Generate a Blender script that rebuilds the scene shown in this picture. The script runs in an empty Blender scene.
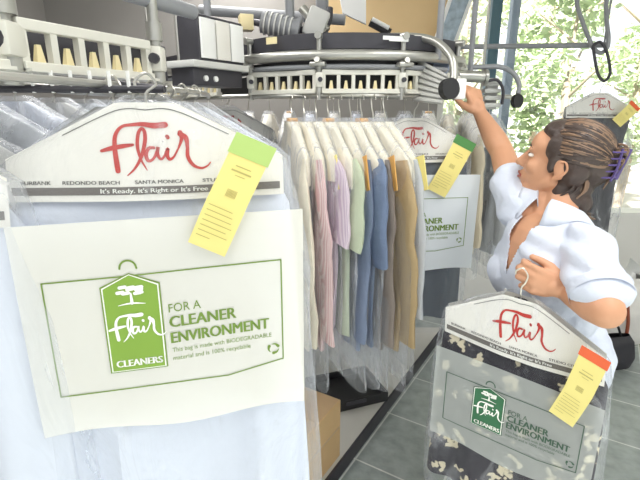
import bpy, bmesh, math, random
from mathutils import Vector as V, Matrix, noise
random.seed(7)
SC = bpy.context.scene
COL = SC.collection
# ------------------------------------------------------------------ camera, world, sun, exposure
PITCH, FPX, CAMZ = math.radians(16), 450.0, 1.68
cd = bpy.data.cameras.new('camera'); cam = bpy.data.objects.new('camera', cd); COL.objects.link(cam)
cam.location = (0, 0, CAMZ); cam.rotation_euler = (math.pi/2 - PITCH, 0, 0)
cd.sensor_width = 36; cd.lens = FPX/640*36; cd.clip_start = 0.02; cd.clip_end = 200
SC.camera = cam
W = bpy.data.worlds.new('world'); SC.world = W; W.use_nodes = True
bg = W.node_tree.nodes['Background']; bg.inputs['Color'].default_value = (0.93, 0.97, 1.0, 1); bg.inputs['Strength'].default_value = 0.86
wn = W.node_tree; wt = wn.nodes.new('ShaderNodeTexCoord'); wx = wn.nodes.new('ShaderNodeSeparateXYZ'); wm = wn.nodes.new('ShaderNodeMapRange')   # hazy sky, brighter over the street side
wm.inputs['From Min'].default_value = -0.6; wm.inputs['From Max'].default_value = 0.7; wm.inputs['To Min'].default_value = 0.78; wm.inputs['To Max'].default_value = 1.35
wn.links.new(wt.outputs['Generated'], wx.inputs[0]); wn.links.new(wx.outputs['Y'], wm.inputs['Value']); wn.links.new(wm.outputs[0], bg.inputs['Strength'])
sun = bpy.data.lights.new('sun', 'SUN'); so = bpy.data.objects.new('sun', sun); COL.objects.link(so)
sun.energy = 15.0; sun.angle = math.radians(1.0); sun.color = (1, 0.96, 0.88)
so.rotation_euler = V((0.35, 0.65, -0.75)).to_track_quat('-Z', 'Y').to_euler()
def area(name, loc, sx, sy, power, col=(1, 0.98, 0.95)):
    l = bpy.data.lights.new(name, 'AREA'); l.shape = 'RECTANGLE'; l.size = sx; l.size_y = sy; l.energy = power; l.color = col
    o = bpy.data.objects.new(name, l); o.location = loc; COL.objects.link(o); return o
CEIL = 2.85
FILL_LAMPS = [(0.0, -0.6), (1.0, 0.55), (-0.85, 1.15), (-0.55, 2.9)]  # fill lights added at the unseen ceiling to brighten the shop
for lx, ly in FILL_LAMPS: area('fill_light', (lx, ly, CEIL-0.085), 0.5, 1.1, 3 if ly < 0 else 10 if ly < 2 else 20)
vs = SC.view_settings
SC.display_settings.display_device = 'sRGB'
vs.view_transform = 'Standard'; vs.look = 'None'; vs.exposure = 0.13; vs.gamma = 1.0; vs.use_curve_mapping = False
SC.cycles.transparent_max_bounces = 40
SC.cycles.max_bounces = 10
SC.cycles.use_denoising = True

F = V((0, math.cos(PITCH), -math.sin(PITCH))); U = V((0, math.sin(PITCH), math.cos(PITCH))); R = V((1, 0, 0)); CAM = V((0, 0, CAMZ))
def P(px, py, d): return CAM + d*(F + (px-320)/FPX*R + (240-py)/FPX*U)     # a sight line read off at a depth in metres
def PY(px, py, Y):
    r = F + (px-320)/FPX*R + (240-py)/FPX*U
    return CAM + r*(Y/r.y)
# ------------------------------------------------------------------ materials
def sRGB(h):
    h = h.lstrip('#'); c = [int(h[i:i+2], 16)/255 for i in (0, 2, 4)]
    return tuple(((x/12.92) if x <= .04045 else ((x+.055)/1.055)**2.4) for x in c) + (1,)
def mat(name, col, rough=0.6, metal=0.0, nscale=0, ndepth=0.0, var=0.0, spec=0.5, trans=0.0):
    m = bpy.data.materials.new(name); m.use_nodes = True; nt = m.node_tree; b = nt.nodes['Principled BSDF']
    c = sRGB(col) if isinstance(col, str) else col
    b.inputs['Base Color'].default_value = c; b.inputs['Roughness'].default_value = rough; b.inputs['Metallic'].default_value = metal
    b.inputs['Specular IOR Level'].default_value = spec
    if nscale:
        tc = nt.nodes.new('ShaderNodeTexCoord'); n = nt.nodes.new('ShaderNodeTexNoise'); n.inputs['Scale'].default_value = nscale; n.inputs['Detail'].default_value = 4
        nt.links.new(tc.outputs['Object'], n.inputs['Vector'])
        if ndepth:
            bp = nt.nodes.new('ShaderNodeBump'); bp.inputs['Strength'].default_value = ndepth; bp.inputs['Distance'].default_value = 0.02
            nt.links.new(n.outputs['Fac'], bp.inputs['Height']); nt.links.new(bp.outputs['Normal'], b.inputs['Normal'])
        if var:
            mr = nt.nodes.new('ShaderNodeMapRange'); mr.inputs['To Min'].default_value = 1-var; mr.inputs['To Max'].default_value = 1+var
            mx = nt.nodes.new('ShaderNodeVectorMath'); mx.operation = 'SCALE'; mx.inputs[0].default_value = c[:3]
            nt.links.new(n.outputs['Fac'], mr.inputs['Value']); nt.links.new(mr.outputs[0], mx.inputs['Scale']); nt.links.new(mx.outputs[0], b.inputs['Base Color'])
    return m
def film_mat(name, base=0.10, streak=0.30, scale=9.0, col=(0.93, 0.95, 1, 1), stretch=(1, 1, 0.35)):
    m = bpy.data.materials.new(name); m.use_nodes = True; nt = m.node_tree; L = nt.links
    for n in list(nt.nodes): nt.nodes.remove(n)
    out = nt.nodes.new('ShaderNodeOutputMaterial'); mix = nt.nodes.new('ShaderNodeMixShader'); tr = nt.nodes.new('ShaderNodeBsdfTransparent')
    tr.inputs['Color'].default_value = (0.98, 0.985, 0.99, 1)
    pb = nt.nodes.new('ShaderNodeBsdfPrincipled'); pb.inputs['Base Color'].default_value = col; pb.inputs['Roughness'].default_value = 0.22
    tc = nt.nodes.new('ShaderNodeTexCoord'); mp = nt.nodes.new('ShaderNodeMapping'); mp.inputs['Scale'].default_value = stretch
    n = nt.nodes.new('ShaderNodeTexNoise'); n.inputs['Scale'].default_value = scale; n.inputs['Detail'].default_value = 5; n.inputs['Distortion'].default_value = 1.2
    L.new(tc.outputs['Object'], mp.inputs['Vector']); L.new(mp.outputs[0], n.inputs['Vector'])
    bp = nt.nodes.new('ShaderNodeBump'); bp.inputs['Strength'].default_value = 0.9; bp.inputs['Distance'].default_value = 0.03
    L.new(n.outputs['Fac'], bp.inputs['Height']); L.new(bp.outputs['Normal'], pb.inputs['Normal'])
    lw = nt.nodes.new('ShaderNodeLayerWeight'); lw.inputs['Blend'].default_value = 0.22; L.new(bp.outputs['Normal'], lw.inputs['Normal'])
    mr = nt.nodes.new('ShaderNodeMapRange'); mr.inputs['From Min'].default_value = 0.56; mr.inputs['From Max'].default_value = 0.72; mr.inputs['To Max'].default_value = streak
    L.new(n.outputs['Fac'], mr.inputs['Value'])
    a = nt.nodes.new('ShaderNodeMath'); a.operation = 'MULTIPLY_ADD'; a.inputs[1].default_value = 0.45; a.inputs[2].default_value = base
    L.new(lw.outputs['Facing'], a.inputs[0])
    s = nt.nodes.new('ShaderNodeMath'); s.operation = 'ADD'; s.use_clamp = True; L.new(a.outputs[0], s.inputs[0]); L.new(mr.outputs[0], s.inputs[1])
    L.new(s.outputs[0], mix.inputs['Fac']); L.new(tr.outputs[0], mix.inputs[1]); L.new(pb.outputs[0], mix.inputs[2]); L.new(mix.outputs[0], out.inputs['Surface'])
    return m
def sheet_mat(name, col, alpha):
    m = mat(name, col, 0.45); nt = m.node_tree; b = nt.nodes['Principled BSDF']; b.inputs['Alpha'].default_value = alpha
    return m
def stripe_mat(name, c1, c2, scale):
    m = mat(name, c1, 0.8); nt = m.node_tree; b = nt.nodes['Principled BSDF']
    tc = nt.nodes.new('ShaderNodeTexCoord'); w = nt.nodes.new('ShaderNodeTexWave'); w.inputs['Scale'].default_value = scale; w.bands_direction = 'Y'
    r = nt.nodes.new('ShaderNodeValToRGB'); r.color_ramp.elements[0].color = sRGB(c1); r.color_ramp.elements[1].color = sRGB(c2); r.color_ramp.elements[0].position = .45; r.color_ramp.elements[1].position = .6
    nt.links.new(tc.outputs['Object'], w.inputs['Vector']); nt.links.new(w.outputs['Fac'], r.inputs['Fac']); nt.links.new(r.outputs[0], b.inputs['Base Color'])
    return m
def floral_mat(name):
    m = mat(name, '#2b2731', 0.8); nt = m.node_tree; b = nt.nodes['Principled BSDF']; L = nt.links
    tc = nt.nodes.new('ShaderNodeTexCoord'); nz = nt.nodes.new('ShaderNodeTexNoise'); nz.inputs['Scale'].default_value = 26; nz.inputs['Detail'].default_value = 2
    mixv = nt.nodes.new('ShaderNodeMixRGB'); mixv.blend_type = 'LINEAR_LIGHT'; mixv.inputs['Fac'].default_value = 0.045
    L.new(tc.outputs['Object'], mixv.inputs[1]); L.new(nz.outputs['Color'], mixv.inputs[2]); L.new(tc.outputs['Object'], nz.inputs['Vector'])
    vo = nt.nodes.new('ShaderNodeTexVoronoi'); vo.inputs['Scale'].default_value = 17; L.new(mixv.outputs[0], vo.inputs['Vector'])
    r = nt.nodes.new('ShaderNodeValToRGB'); e = r.color_ramp.elements
    e[0].position = 0.27; e[0].color = sRGB('#d8cdb2'); e[1].position = 0.33; e[1].color = sRGB('#2b2731')
    L.new(vo.outputs['Distance'], r.inputs['Fac']); L.new(r.outputs[0], b.inputs['Base Color'])
    return m
def brick_floor(name, c1, c2, grout, size, rot):
    m = mat(name, c1, 0.35); nt = m.node_tree; b = nt.nodes['Principled BSDF']; L = nt.links
    tc = nt.nodes.new('ShaderNodeTexCoord'); mp = nt.nodes.new('ShaderNodeMapping'); mp.inputs['Rotation'].default_value = (0, 0, rot)
    br = nt.nodes.new('ShaderNodeTexBrick'); br.offset = 0; br.squash = 1
    br.inputs['Scale'].default_value = 1; br.inputs['Brick Width'].default_value = size; br.inputs['Row Height'].default_value = size; br.inputs['Mortar Size'].default_value = 0.0045; br.inputs['Bias'].default_value = 0
    br.inputs['Color1'].default_value = sRGB(c1); br.inputs['Color2'].default_value = sRGB(c2); br.inputs['Mortar'].default_value = sRGB(grout)
    n = nt.nodes.new('ShaderNodeTexNoise'); n.inputs['Scale'].default_value = 14; n.inputs['Detail'].default_value = 6
    mx = nt.nodes.new('ShaderNodeMixRGB'); mx.blend_type = 'OVERLAY'; mx.inputs['Fac'].default_value = 0.5
    L.new(tc.outputs['Object'], mp.inputs['Vector']); L.new(mp.outputs[0], br.inputs['Vector']); L.new(mp.outputs[0], n.inputs['Vector'])
    L.new(br.outputs['Color'], mx.inputs[1]); L.new(n.outputs['Fac'], mx.inputs[2]); L.new(mx.outputs[0], b.inputs['Base Color'])
    bp = nt.nodes.new('ShaderNodeBump'); bp.inputs['Strength'].default_value = 0.25; bp.inputs['Distance'].default_value = 0.01
    L.new(n.outputs['Fac'], bp.inputs['Height']); L.new(bp.outputs['Normal'], b.inputs['Normal'])
    return m
def emit_mat(name, col, s):
    m = mat(name, col); b = m.node_tree.nodes['Principled BSDF']; b.inputs['Emission Color'].default_value = sRGB(col); b.inputs['Emission Strength'].default_value = s; return m
M = dict(
    film=film_mat('poly_film', 0.04, 0.32, 9.0), film2=film_mat('cloudy_poly_film', 0.14, 0.35, 7.0), filmclear=film_mat('clear_poly_film', 0.0, 0.30, 12.0), filmthin=film_mat('thin_poly_film', 0.06, 0.42, 13.0),
    cover=mat('shoulder_paper', '#e6dfcd', 0.75, nscale=9, ndepth=0.3, var=.06), paper=mat('cape_paper', '#e9e6df', 0.7, nscale=6, ndepth=0.08), white=mat('white_cloth', '#d9deeb', 0.8, nscale=7, ndepth=0.4),
    red=mat('red_print', '#bd342c', 0.6), brown=mat('brown_print', '#6b6560', 0.6), ink=mat('dark_print', '#55524e', 0.6),
    green=mat('green_print', '#82a53c', 0.6), dgreen=mat('olive_print', '#74903a', 0.6), whiteink=mat('white_print', '#fbfbf5', 0.6),
    deep=mat('deep_green_print', '#2f6b46', 0.6), deepl=mat('deep_green_line', '#3c5a48', 0.6),
    sheet=sheet_mat('printed_sheet', '#f1eee4', 0.70), sheetgrey=sheet_mat('printed_sheet_clear', '#d6dad6', 0.46), sheetblue=sheet_mat('printed_sheet_bluish', '#f0f5fa', 0.9),
    ticket=mat('yellow_ticket', '#efe08c', 0.6, nscale=8, ndepth=0.1), ticketprint=mat('ticket_print', '#bdb06a', 0.7), sticker=mat('green_sticker', '#b4cf78', 0.6),
    stickerdk=mat('dark_green_sticker', '#4f8a4a', 0.6), stickerred=mat('orange_red_sticker', '#e8663a', 0.6),
    wire=mat('hanger_wire', '#c9c6be', 0.3, 0.8), chrome=mat('chrome', '#d8dadc', 0.15, 1.0), steel=mat('brushed_steel', '#b9b8b2', 0.35, 0.7, 30, 0.05),
    alu=mat('painted_aluminium', '#dedcd2', 0.45, 0.15, 12, 0.05, 0.06), cream=mat('ivory_plastic', '#e6d7a8', 0.5), dark=mat('dark_metal', '#45444a', 0.5, 0.3, 20, 0.05, 0.2),
    black=mat('black_rubber', '#2a2a2c', 0.6), grey=mat('grey_paint', '#8f9195', 0.5, 0.1, 14, 0.04, 0.1), lgrey=mat('light_grey_paint', '#cfcfcb', 0.5, 0.0, 10, 0.04, 0.05),
    bluegrey=mat('blue_grey_paint', '#8d97ab', 0.5), tan=mat('tan_wall', '#d6b98c', 0.8, nscale=5, ndepth=0.05, var=0.05), offw=mat('white_paint', '#eceae6', 0.7, nscale=4, ndepth=0.03),
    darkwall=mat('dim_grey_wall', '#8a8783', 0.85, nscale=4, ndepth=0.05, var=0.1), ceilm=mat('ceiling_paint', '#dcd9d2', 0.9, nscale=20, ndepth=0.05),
    orange=mat('orange_paper', '#e0a95c', 0.6), skin=mat('skin', '#d69f7d', 0.5, nscale=30, ndepth=0.04, var=0.05), blouse=mat('pale_blue_blouse', '#dbe1f0', 0.8, nscale=11, ndepth=0.5),
    hair=mat('brown_hair', '#4a3d38', 0.45, nscale=40, ndepth=0.25, var=0.3), hairlite=mat('light_brown_hair', '#8a6f5a', 0.4), purple=mat('purple_clip', '#5e4f86', 0.25),
    eye=mat('eye_white', '#f0ece6', 0.2), iris=mat('eye_iris', '#3a2a20', 0.2), lip=mat('lip', '#b5675c', 0.5), trousers=mat('dark_trousers', '#3a3d46', 0.85, nscale=10, ndepth=0.2), shoe=mat('shoe_leather', '#26221f', 0.4),
    box=mat('cardboard', '#dfbb8a', 0.8, nscale=9, ndepth=0.06, var=0.08), tape=mat('packing_tape', '#d9b78d', 0.3), blackcloth=mat('black_cloth', '#3b3a40', 0.75, nscale=12, ndepth=0.3),
    floral=floral_mat('black_floral_cloth'), slate=mat('slate_trousers', '#5f6670', 0.85, nscale=9, ndepth=0.2), glasspane=None,
    leaf=mat('leaf', '#c6d6b0', 0.6, var=0.3, nscale=3), leaf2=mat('pale_leaf', '#dbe5c8', 0.6, var=0.3, nscale=3), bark=mat('bark', '#b3a592', 0.9), ground=mat('outside_ground', '#c9c5b8', 0.9, nscale=2, ndepth=.05),
    fillglow=emit_mat('fill_diffuser', '#ffffff', 4.0), panelw=mat('white_panel', '#f3f3f1', 0.4), plinth=mat('plinth_paint', '#c9c7c1', 0.7, nscale=6, ndepth=0.05, var=0.06),
    mullion=mat('teal_grey_frame', '#4f6f7c', 0.4), mullion2=mat('grey_blue_frame', '#93a3b5', 0.4), picture=mat('photo_print', '#9aa9b5', 0.3, nscale=22, var=0.8),
    redbrown=mat('red_brown_strap', '#a4573f', 0.7),
)
gm = bpy.data.materials.new('window_glass'); gm.use_nodes = True; nt = gm.node_tree
for n in list(nt.nodes): nt.nodes.remove(n)
o_ = nt.nodes.new('ShaderNodeOutputMaterial'); mx_ = nt.nodes.new('ShaderNodeMixShader'); t_ = nt.nodes.new('ShaderNodeBsdfTransparent'); g_ = nt.nodes.new('ShaderNodeBsdfGlossy'); g_.inputs['Roughness'].default_value = 0.02
mx_.inputs['Fac'].default_value = 0.05
nt.links.new(t_.outputs[0], mx_.inputs[1]); nt.links.new(g_.outputs[0], mx_.inputs[2]); nt.links.new(mx_.outputs[0], o_.inputs['Surface']); M['glasspane'] = gm
# ------------------------------------------------------------------ mesh builder
class MB:
    def __init__(s): s.v = []; s.f = []; s.m = []
    def add(s, vs, fs, mi=0):
        b = len(s.v); s.v += [V(p) for p in vs]; s.f += [[b+i for i in f] for f in fs]; s.m += [mi]*len(fs); return s
    def box(s, c, d, rot=None, mi=0, bev=0.0):
        x, y, z = d[0]/2, d[1]/2, d[2]/2; c = V(c)
        if bev:
            bm = bmesh.new(); bmesh.ops.create_cube(bm, size=1); bmesh.ops.scale(bm, vec=d, verts=bm.verts)
            bmesh.ops.bevel(bm, geom=bm.edges[:], offset=bev, segments=2, affect='EDGES', profile=0.5); bm.verts.index_update()
            vs = [v.co.copy() for v in bm.verts]; fs = [[v.index for v in f.verts] for f in bm.faces]; bm.free()
        else:
            vs = [V((sx*x, sy*y, sz*z)) for sx in (-1, 1) for sy in (-1, 1) for sz in (-1, 1)]
            fs = [(0, 1, 3, 2), (4, 6, 7, 5), (0, 4, 5, 1), (2, 3, 7, 6), (0, 2, 6, 4), (1, 5, 7, 3)]
        if rot is not None: vs = [rot @ v for v in vs]
        return s.add([c+v for v in vs], fs, mi)
    def tube(s, pts, r, n=8, mi=0, caps=True, closed=False):
        pts = [V(p) for p in pts]; k = len(pts); rr = r if isinstance(r, (list, tuple)) else [r]*k
        t0 = (pts[1]-pts[0]).normalized(); a = V((0, 0, 1)) if abs(t0.z) < .9 else V((1, 0, 0))
        nrm = (a - a.dot(t0)*t0).normalized(); vs = []
        for i, p in enumerate(pts):
            q0 = pts[i-1] if (i or closed) else pts[i]; q1 = pts[(i+1) % k] if (i < k-1 or closed) else pts[i]
            t = (q1-q0).normalized(); nrm = (nrm - nrm.dot(t)*t)
            nrm = nrm.normalized() if nrm.length > 1e-6 else t.orthogonal().normalized()
            bn = t.cross(nrm)
            vs += [p + rr[i]*(math.cos(2*math.pi*j/n)*nrm + math.sin(2*math.pi*j/n)*bn) for j in range(n)]
        fs = []
        for i in range(k if closed else k-1):
            i2 = (i+1) % k
            fs += [(i*n+j, i*n+(j+1) % n, i2*n+(j+1) % n, i2*n+j) for j in range(n)]
        if caps and not closed: fs += [tuple(range(n))[::-1], tuple((k-1)*n+j for j in range(n))]
        return s.add(vs, fs, mi)
    def grid(s, nu, nv, fn, closed=False, mi=0):
        vs = [fn(i/nu, j/nv) for j in range(nv+1) for i in range(nu if closed else nu+1)]; w = nu if closed else nu+1
        fs = [(j*w+i, j*w+(i+1) % w, (j+1)*w+(i+1) % w, (j+1)*w+i) for j in range(nv) for i in range(nu)]
        return s.add(vs, fs, mi)
    def cone(s, p0, r0, p1, r1, n=18):                      # closed round-ended taper
        p0, p1 = V(p0), V(p1); t = (p1-p0); L = t.length
        t = t.normalized() if L > 1e-6 else V((0, 0, 1)); a = t.orthogonal().normalized(); b = t.cross(a); k = 6; rings = []
        for i in range(k+1): th = math.pi/2*(i/k); rings.append((-r0*math.cos(th), r0*math.sin(th)))
        for i in range(k+1): th = math.pi/2*(1-i/k); rings.append((L+r1*math.cos(th), r1*math.sin(th)))
        vs = []
        for x, r in rings: vs += [p0 + t*x + max(r, 1e-5)*(math.cos(2*math.pi*j/n)*a + math.sin(2*math.pi*j/n)*b) for j in range(n)]
        K = len(rings); fs = [(i*n+j, i*n+(j+1) % n, (i+1)*n+(j+1) % n, (i+1)*n+j) for i in range(K-1) for j in range(n)]
        fs += [tuple(range(n))[::-1], tuple((K-1)*n+j for j in range(n))]
        return s.add(vs, fs)
    def chain(s, pts, rs):
        for i in range(len(pts)-1): s.cone(pts[i], rs[i], pts[i+1], rs[i+1])
        return s
    def ell(s, c, ax, rad, n=20, k=12):                     # ellipsoid, ax = three unit axes
        c = V(c); vs = []
        for i in range(k+1):
            ph = math.pi*i/k - math.pi/2
            for j in range(n):
                th = 2*math.pi*j/n
                vs.append(c + ax[0]*rad[0]*max(math.cos(ph), 1e-4)*math.cos(th) + ax[1]*rad[1]*max(math.cos(ph), 1e-4)*math.sin(th) + ax[2]*rad[2]*math.sin(ph))
        fs = [(i*n+j, i*n+(j+1) % n, (i+1)*n+(j+1) % n, (i+1)*n+j) for i in range(k) for j in range(n)]
        fs += [tuple(range(n))[::-1], tuple(k*n+j for j in range(n))]
        return s.add(vs, fs)
    def disc(s, c, axis, r, h, n=24, mi=0):
        c = V(c); axis = V(axis).normalized(); return s.tube([c-axis*h/2, c+axis*h/2], r, n, mi)
    def build(s, name, mats, parent=None, org=None, smooth=True, mapf=None, kind=None):
        me = bpy.data.meshes.new(name); o = V(org) if org is not None else V((0, 0, 0))
        vs = [mapf(p) for p in s.v] if mapf else s.v
        me.from_pydata([tuple(p-o) for p in vs], [], s.f)
        for m_ in (mats if isinstance(mats, (list, tuple)) else [mats]): me.materials.append(M[m_] if isinstance(m_, str) else m_)
        for p, mi in zip(me.polygons, s.m): p.material_index = mi; p.use_smooth = smooth
        me.update()
        if smooth: 
            bm = bmesh.new(); bm.from_mesh(me); bmesh.ops.recalc_face_normals(bm, faces=bm.faces[:])
            for e in bm.edges:
                if len(e.link_faces) == 2 and e.calc_face_angle(0) > 0.7: e.smooth = False
            bm.to_mesh(me); bm.free()
        ob = bpy.data.objects.new(name, me); COL.objects.link(ob)
        if parent: ob.parent = parent
        if kind: ob['kind'] = kind
        return ob
def tag(o, label, cat, group=None):
    o['label'] = label; o['category'] = cat
    if group: o['group'] = group
    return o
def thing(name, label, cat, loc=(0, 0, 0), rz=0, group=None):
    o = bpy.data.objects.new(name, None); COL.objects.link(o); o.location = loc; o.rotation_euler = (0, 0, rz); o.empty_display_size = 0.05
    return tag(o, label, cat, group)
def dup(root, loc, rz, label, group=None):
    r = root.copy(); COL.objects.link(r); r.location = loc; r.rotation_euler = (0, 0, rz); r['label'] = label
    if group: r['group'] = group
    def rec(a, b):
        for ch in list(a.children):
            c = ch.copy(); COL.objects.link(c); c.parent = b; rec(ch, c)
    rec(root, r); return r
def struct(name, mb, m, parent=None, smooth=False):
    return mb.build(name, m, parent, smooth=smooth, kind=None if parent else 'structure')
def bez(pts, n=6):                                          # smooth polyline through points
    pts = [V(p) for p in pts]; out = []
    for i in range(len(pts)-1):
        p0 = pts[max(i-1, 0)]; p1 = pts[i]; p2 = pts[i+1]; p3 = pts[min(i+2, len(pts)-1)]
        for k in range(n):
            t = k/n; out.append(0.5*((2*p1)+(p2-p0)*t+(2*p0-5*p1+4*p2-p3)*t*t+(3*p1-p0-3*p2+p3)*t**3))
    out.append(pts[-1]); return out
# ------------------------------------------------------------------ lettering
_TX = {}
def text2d(s, bold=0.0):
    if (s, bold) in _TX: return _TX[(s, bold)]
    cu = bpy.data.curves.new('lettering', 'FONT'); cu.body = s; cu.size = 1; cu.offset = bold; cu.resolution_u = 3
    o = bpy.data.objects.new('lettering', cu); COL.objects.link(o); dg = bpy.context.evaluated_depsgraph_get()
    me = bpy.data.meshes.new_from_object(o.evaluated_get(dg)); vs = [(v.co.x, v.co.y) for v in me.vertices]; fs = [tuple(p.vertices) for p in me.polygons]
    bpy.data.objects.remove(o); bpy.data.curves.remove(cu); bpy.data.meshes.remove(me)
    _TX[(s, bold)] = (vs, fs); return vs, fs
def put_text(mb, s, x0, z0, w, h, surf, bold=0.0, sk=0.0, mi=0):
    vs, fs = text2d(s); ax = min(v[0] for v in vs); bx = max(v[0] for v in vs); by = max(v[1] for v in vs)
    for k in ((-1, 0, 1) if bold else (0,)):                 # heavier strokes: the letters overlapped by a hair
        mb.add([surf(x0+(x-ax)/(bx-ax)*w+k*bold*h*.9, z0+y/by*h+sk*((x-ax)/(bx-ax)*w)) for x, y in vs], fs, mi)
def put_stroke(mb, pts, ws, surf, mi=0, n=7):
    p3 = bez([(x, z, 0) for x, z in pts], n); k = len(p3); L = []; Rr = []
    for i, p in enumerate(p3):
        t = (p3[min(i+1, k-1)]-p3[max(i-1, 0)]); t = t.normalized() if t.length > 1e-9 else V((1, 0, 0)); nr = V((-t.y, t.x, 0))
        f = i/(k-1)*(len(ws)-1); a = int(min(f, len(ws)-2)) if len(ws) > 1 else 0; w = ws[a]+(ws[min(a+1, len(ws)-1)]-ws[a])*(f-a)
        L.append(p+nr*w/2); Rr.append(p-nr*w/2)
    c = p3[0]
    vs = [surf(q.x, q.y) for q in L]+[surf(q.x, q.y) for q in Rr]
    mb.add(vs, [(i, i+1, k+i+1, k+i) for i in range(k-1)], mi)
    for c, w in ((p3[0], ws[0]), (p3[-1], ws[-1])):
        mb.add([surf(c.x+w/2*math.cos(a*math.pi/5), c.y+w/2*math.sin(a*math.pi/5)) for a in range(10)], [tuple(range(10))], mi)
FL = [  # the script wordmark, stroke by stroke (traced units), stroke widths
    ([(122, 352), (117, 300), (112, 225), (118, 155), (150, 108), (205, 96), (255, 94), (310, 102), (365, 98)], [26, 27, 24, 20, 16, 18, 24, 32, 34]),
    ([(45, 240), (95, 226), (150, 215), (200, 208)], [16, 26, 24, 16]),
    ([(168, 378), (205, 340), (240, 275), (262, 190), (262, 135), (247, 118), (230, 150), (224, 215), (236, 285), (266, 350)], [5, 12, 18, 20, 18, 16, 18, 18, 12, 5]),
    ([(305, 226), (280, 228), (264, 262), (274, 298), (300, 286), (322, 240), (326, 222), (322, 262), (338, 290), (358, 268), (374, 232), (370, 268), (382, 292), (404, 276), (424, 238)], [17, 18, 20, 18, 14, 16, 18, 18, 14, 12, 18, 20, 16, 11, 10]),
    ([(374, 162), (377, 170)], [20, 20]),
    ([(440, 140), (446, 180), (424, 240)], [24, 18, 8]), ([(440, 150), (468, 172), (474, 225), (474, 280), (500, 328), (540, 346), (572, 334), (588, 314)], [28, 26, 18, 20, 18, 13, 9, 6])]
def put_script(mb, x0, z0, k, surf, mi=0, sk=0.0, cx=300, cy=230, wk=1.0):
    for pts, ws in FL: put_stroke(mb, [(x0+(a-cx)*k, z0-(b-cy)*k+sk*(a-cx)*k) for a, b in pts], [w*k*wk for w in ws], surf, mi)
# ------------------------------------------------------------------ garments on hangers
def prof(levels, z):
    for i in range(len(levels)-1):
        a, b = levels[i], levels[i+1]
        if a[0] >= z >= b[0]:
            t = (a[0]-z)/max(1e-6, a[0]-b[0]); return [a[k]+(b[k]-a[k])*t for k in (1, 2)]
    return list(levels[-1][1:3] if z < levels[-1][0] else levels[0][1:3])
def loft(mb, levels, n=48, p=4, fold=None, nz=40, cap=True, seed=0, wob=0.0, fr=9.0):
    z0, z1 = levels[0][0], levels[-1][0]
    def fn(u, v):
        z = z0+(z1-z0)*v; w, t = prof(levels, z); th = 2*math.pi*u; c, s = math.cos(th), math.sin(th)
        x = w*math.copysign(abs(c)**(2/p), c); y = t*math.copysign(abs(s)**(2/2.2), s)
        if fold: y += fold(x, z, s)
        if wob:
            q = noise.noise_vector(V((x*fr+seed*3.1, s*2+seed, z*fr*0.45))); x += q.x*wob*(0.5 if v < .1 else 1); y += q.y*wob
        return V((x, y, z))
    mb.grid(n, nz, fn, closed=True)
    if cap: b = len(mb.v); mb.f.append([b-n+i for i in range(n)]); mb.m.append(0)
    return mb
def hook(mb, zn, zr, r=0.0022):                              # wire hook from the collar up and over the rail
    mb.tube(bez([(0, 0, zn-0.02), (0, 0, zn+0.3*(zr-zn)), (0.010, 0, zn+0.55*(zr-zn)), (0.016, 0, zr-0.012), (0.004, 0, zr+0.004), (-0.012, 0, zr-0.006), (-0.014, 0, zr-0.016)], 5), r, 6)
    return mb
def frame_map(O, Ud, Wd, zb):
    Nn = Ud.cross(Wd).normalized()                           # Wd points down, so this points away from the viewer... fixed below
    if Nn.dot(O-CAM) < 0: Nn = -Nn
    def f(p):
        if p.z >= zb: return O + Ud*p.x + Wd*(-p.z) + Nn*p.y
        return O + Ud*p.x + Wd*(-zb) + V((0, 0, p.z-zb)) + Nn*p.y
    return f
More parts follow.
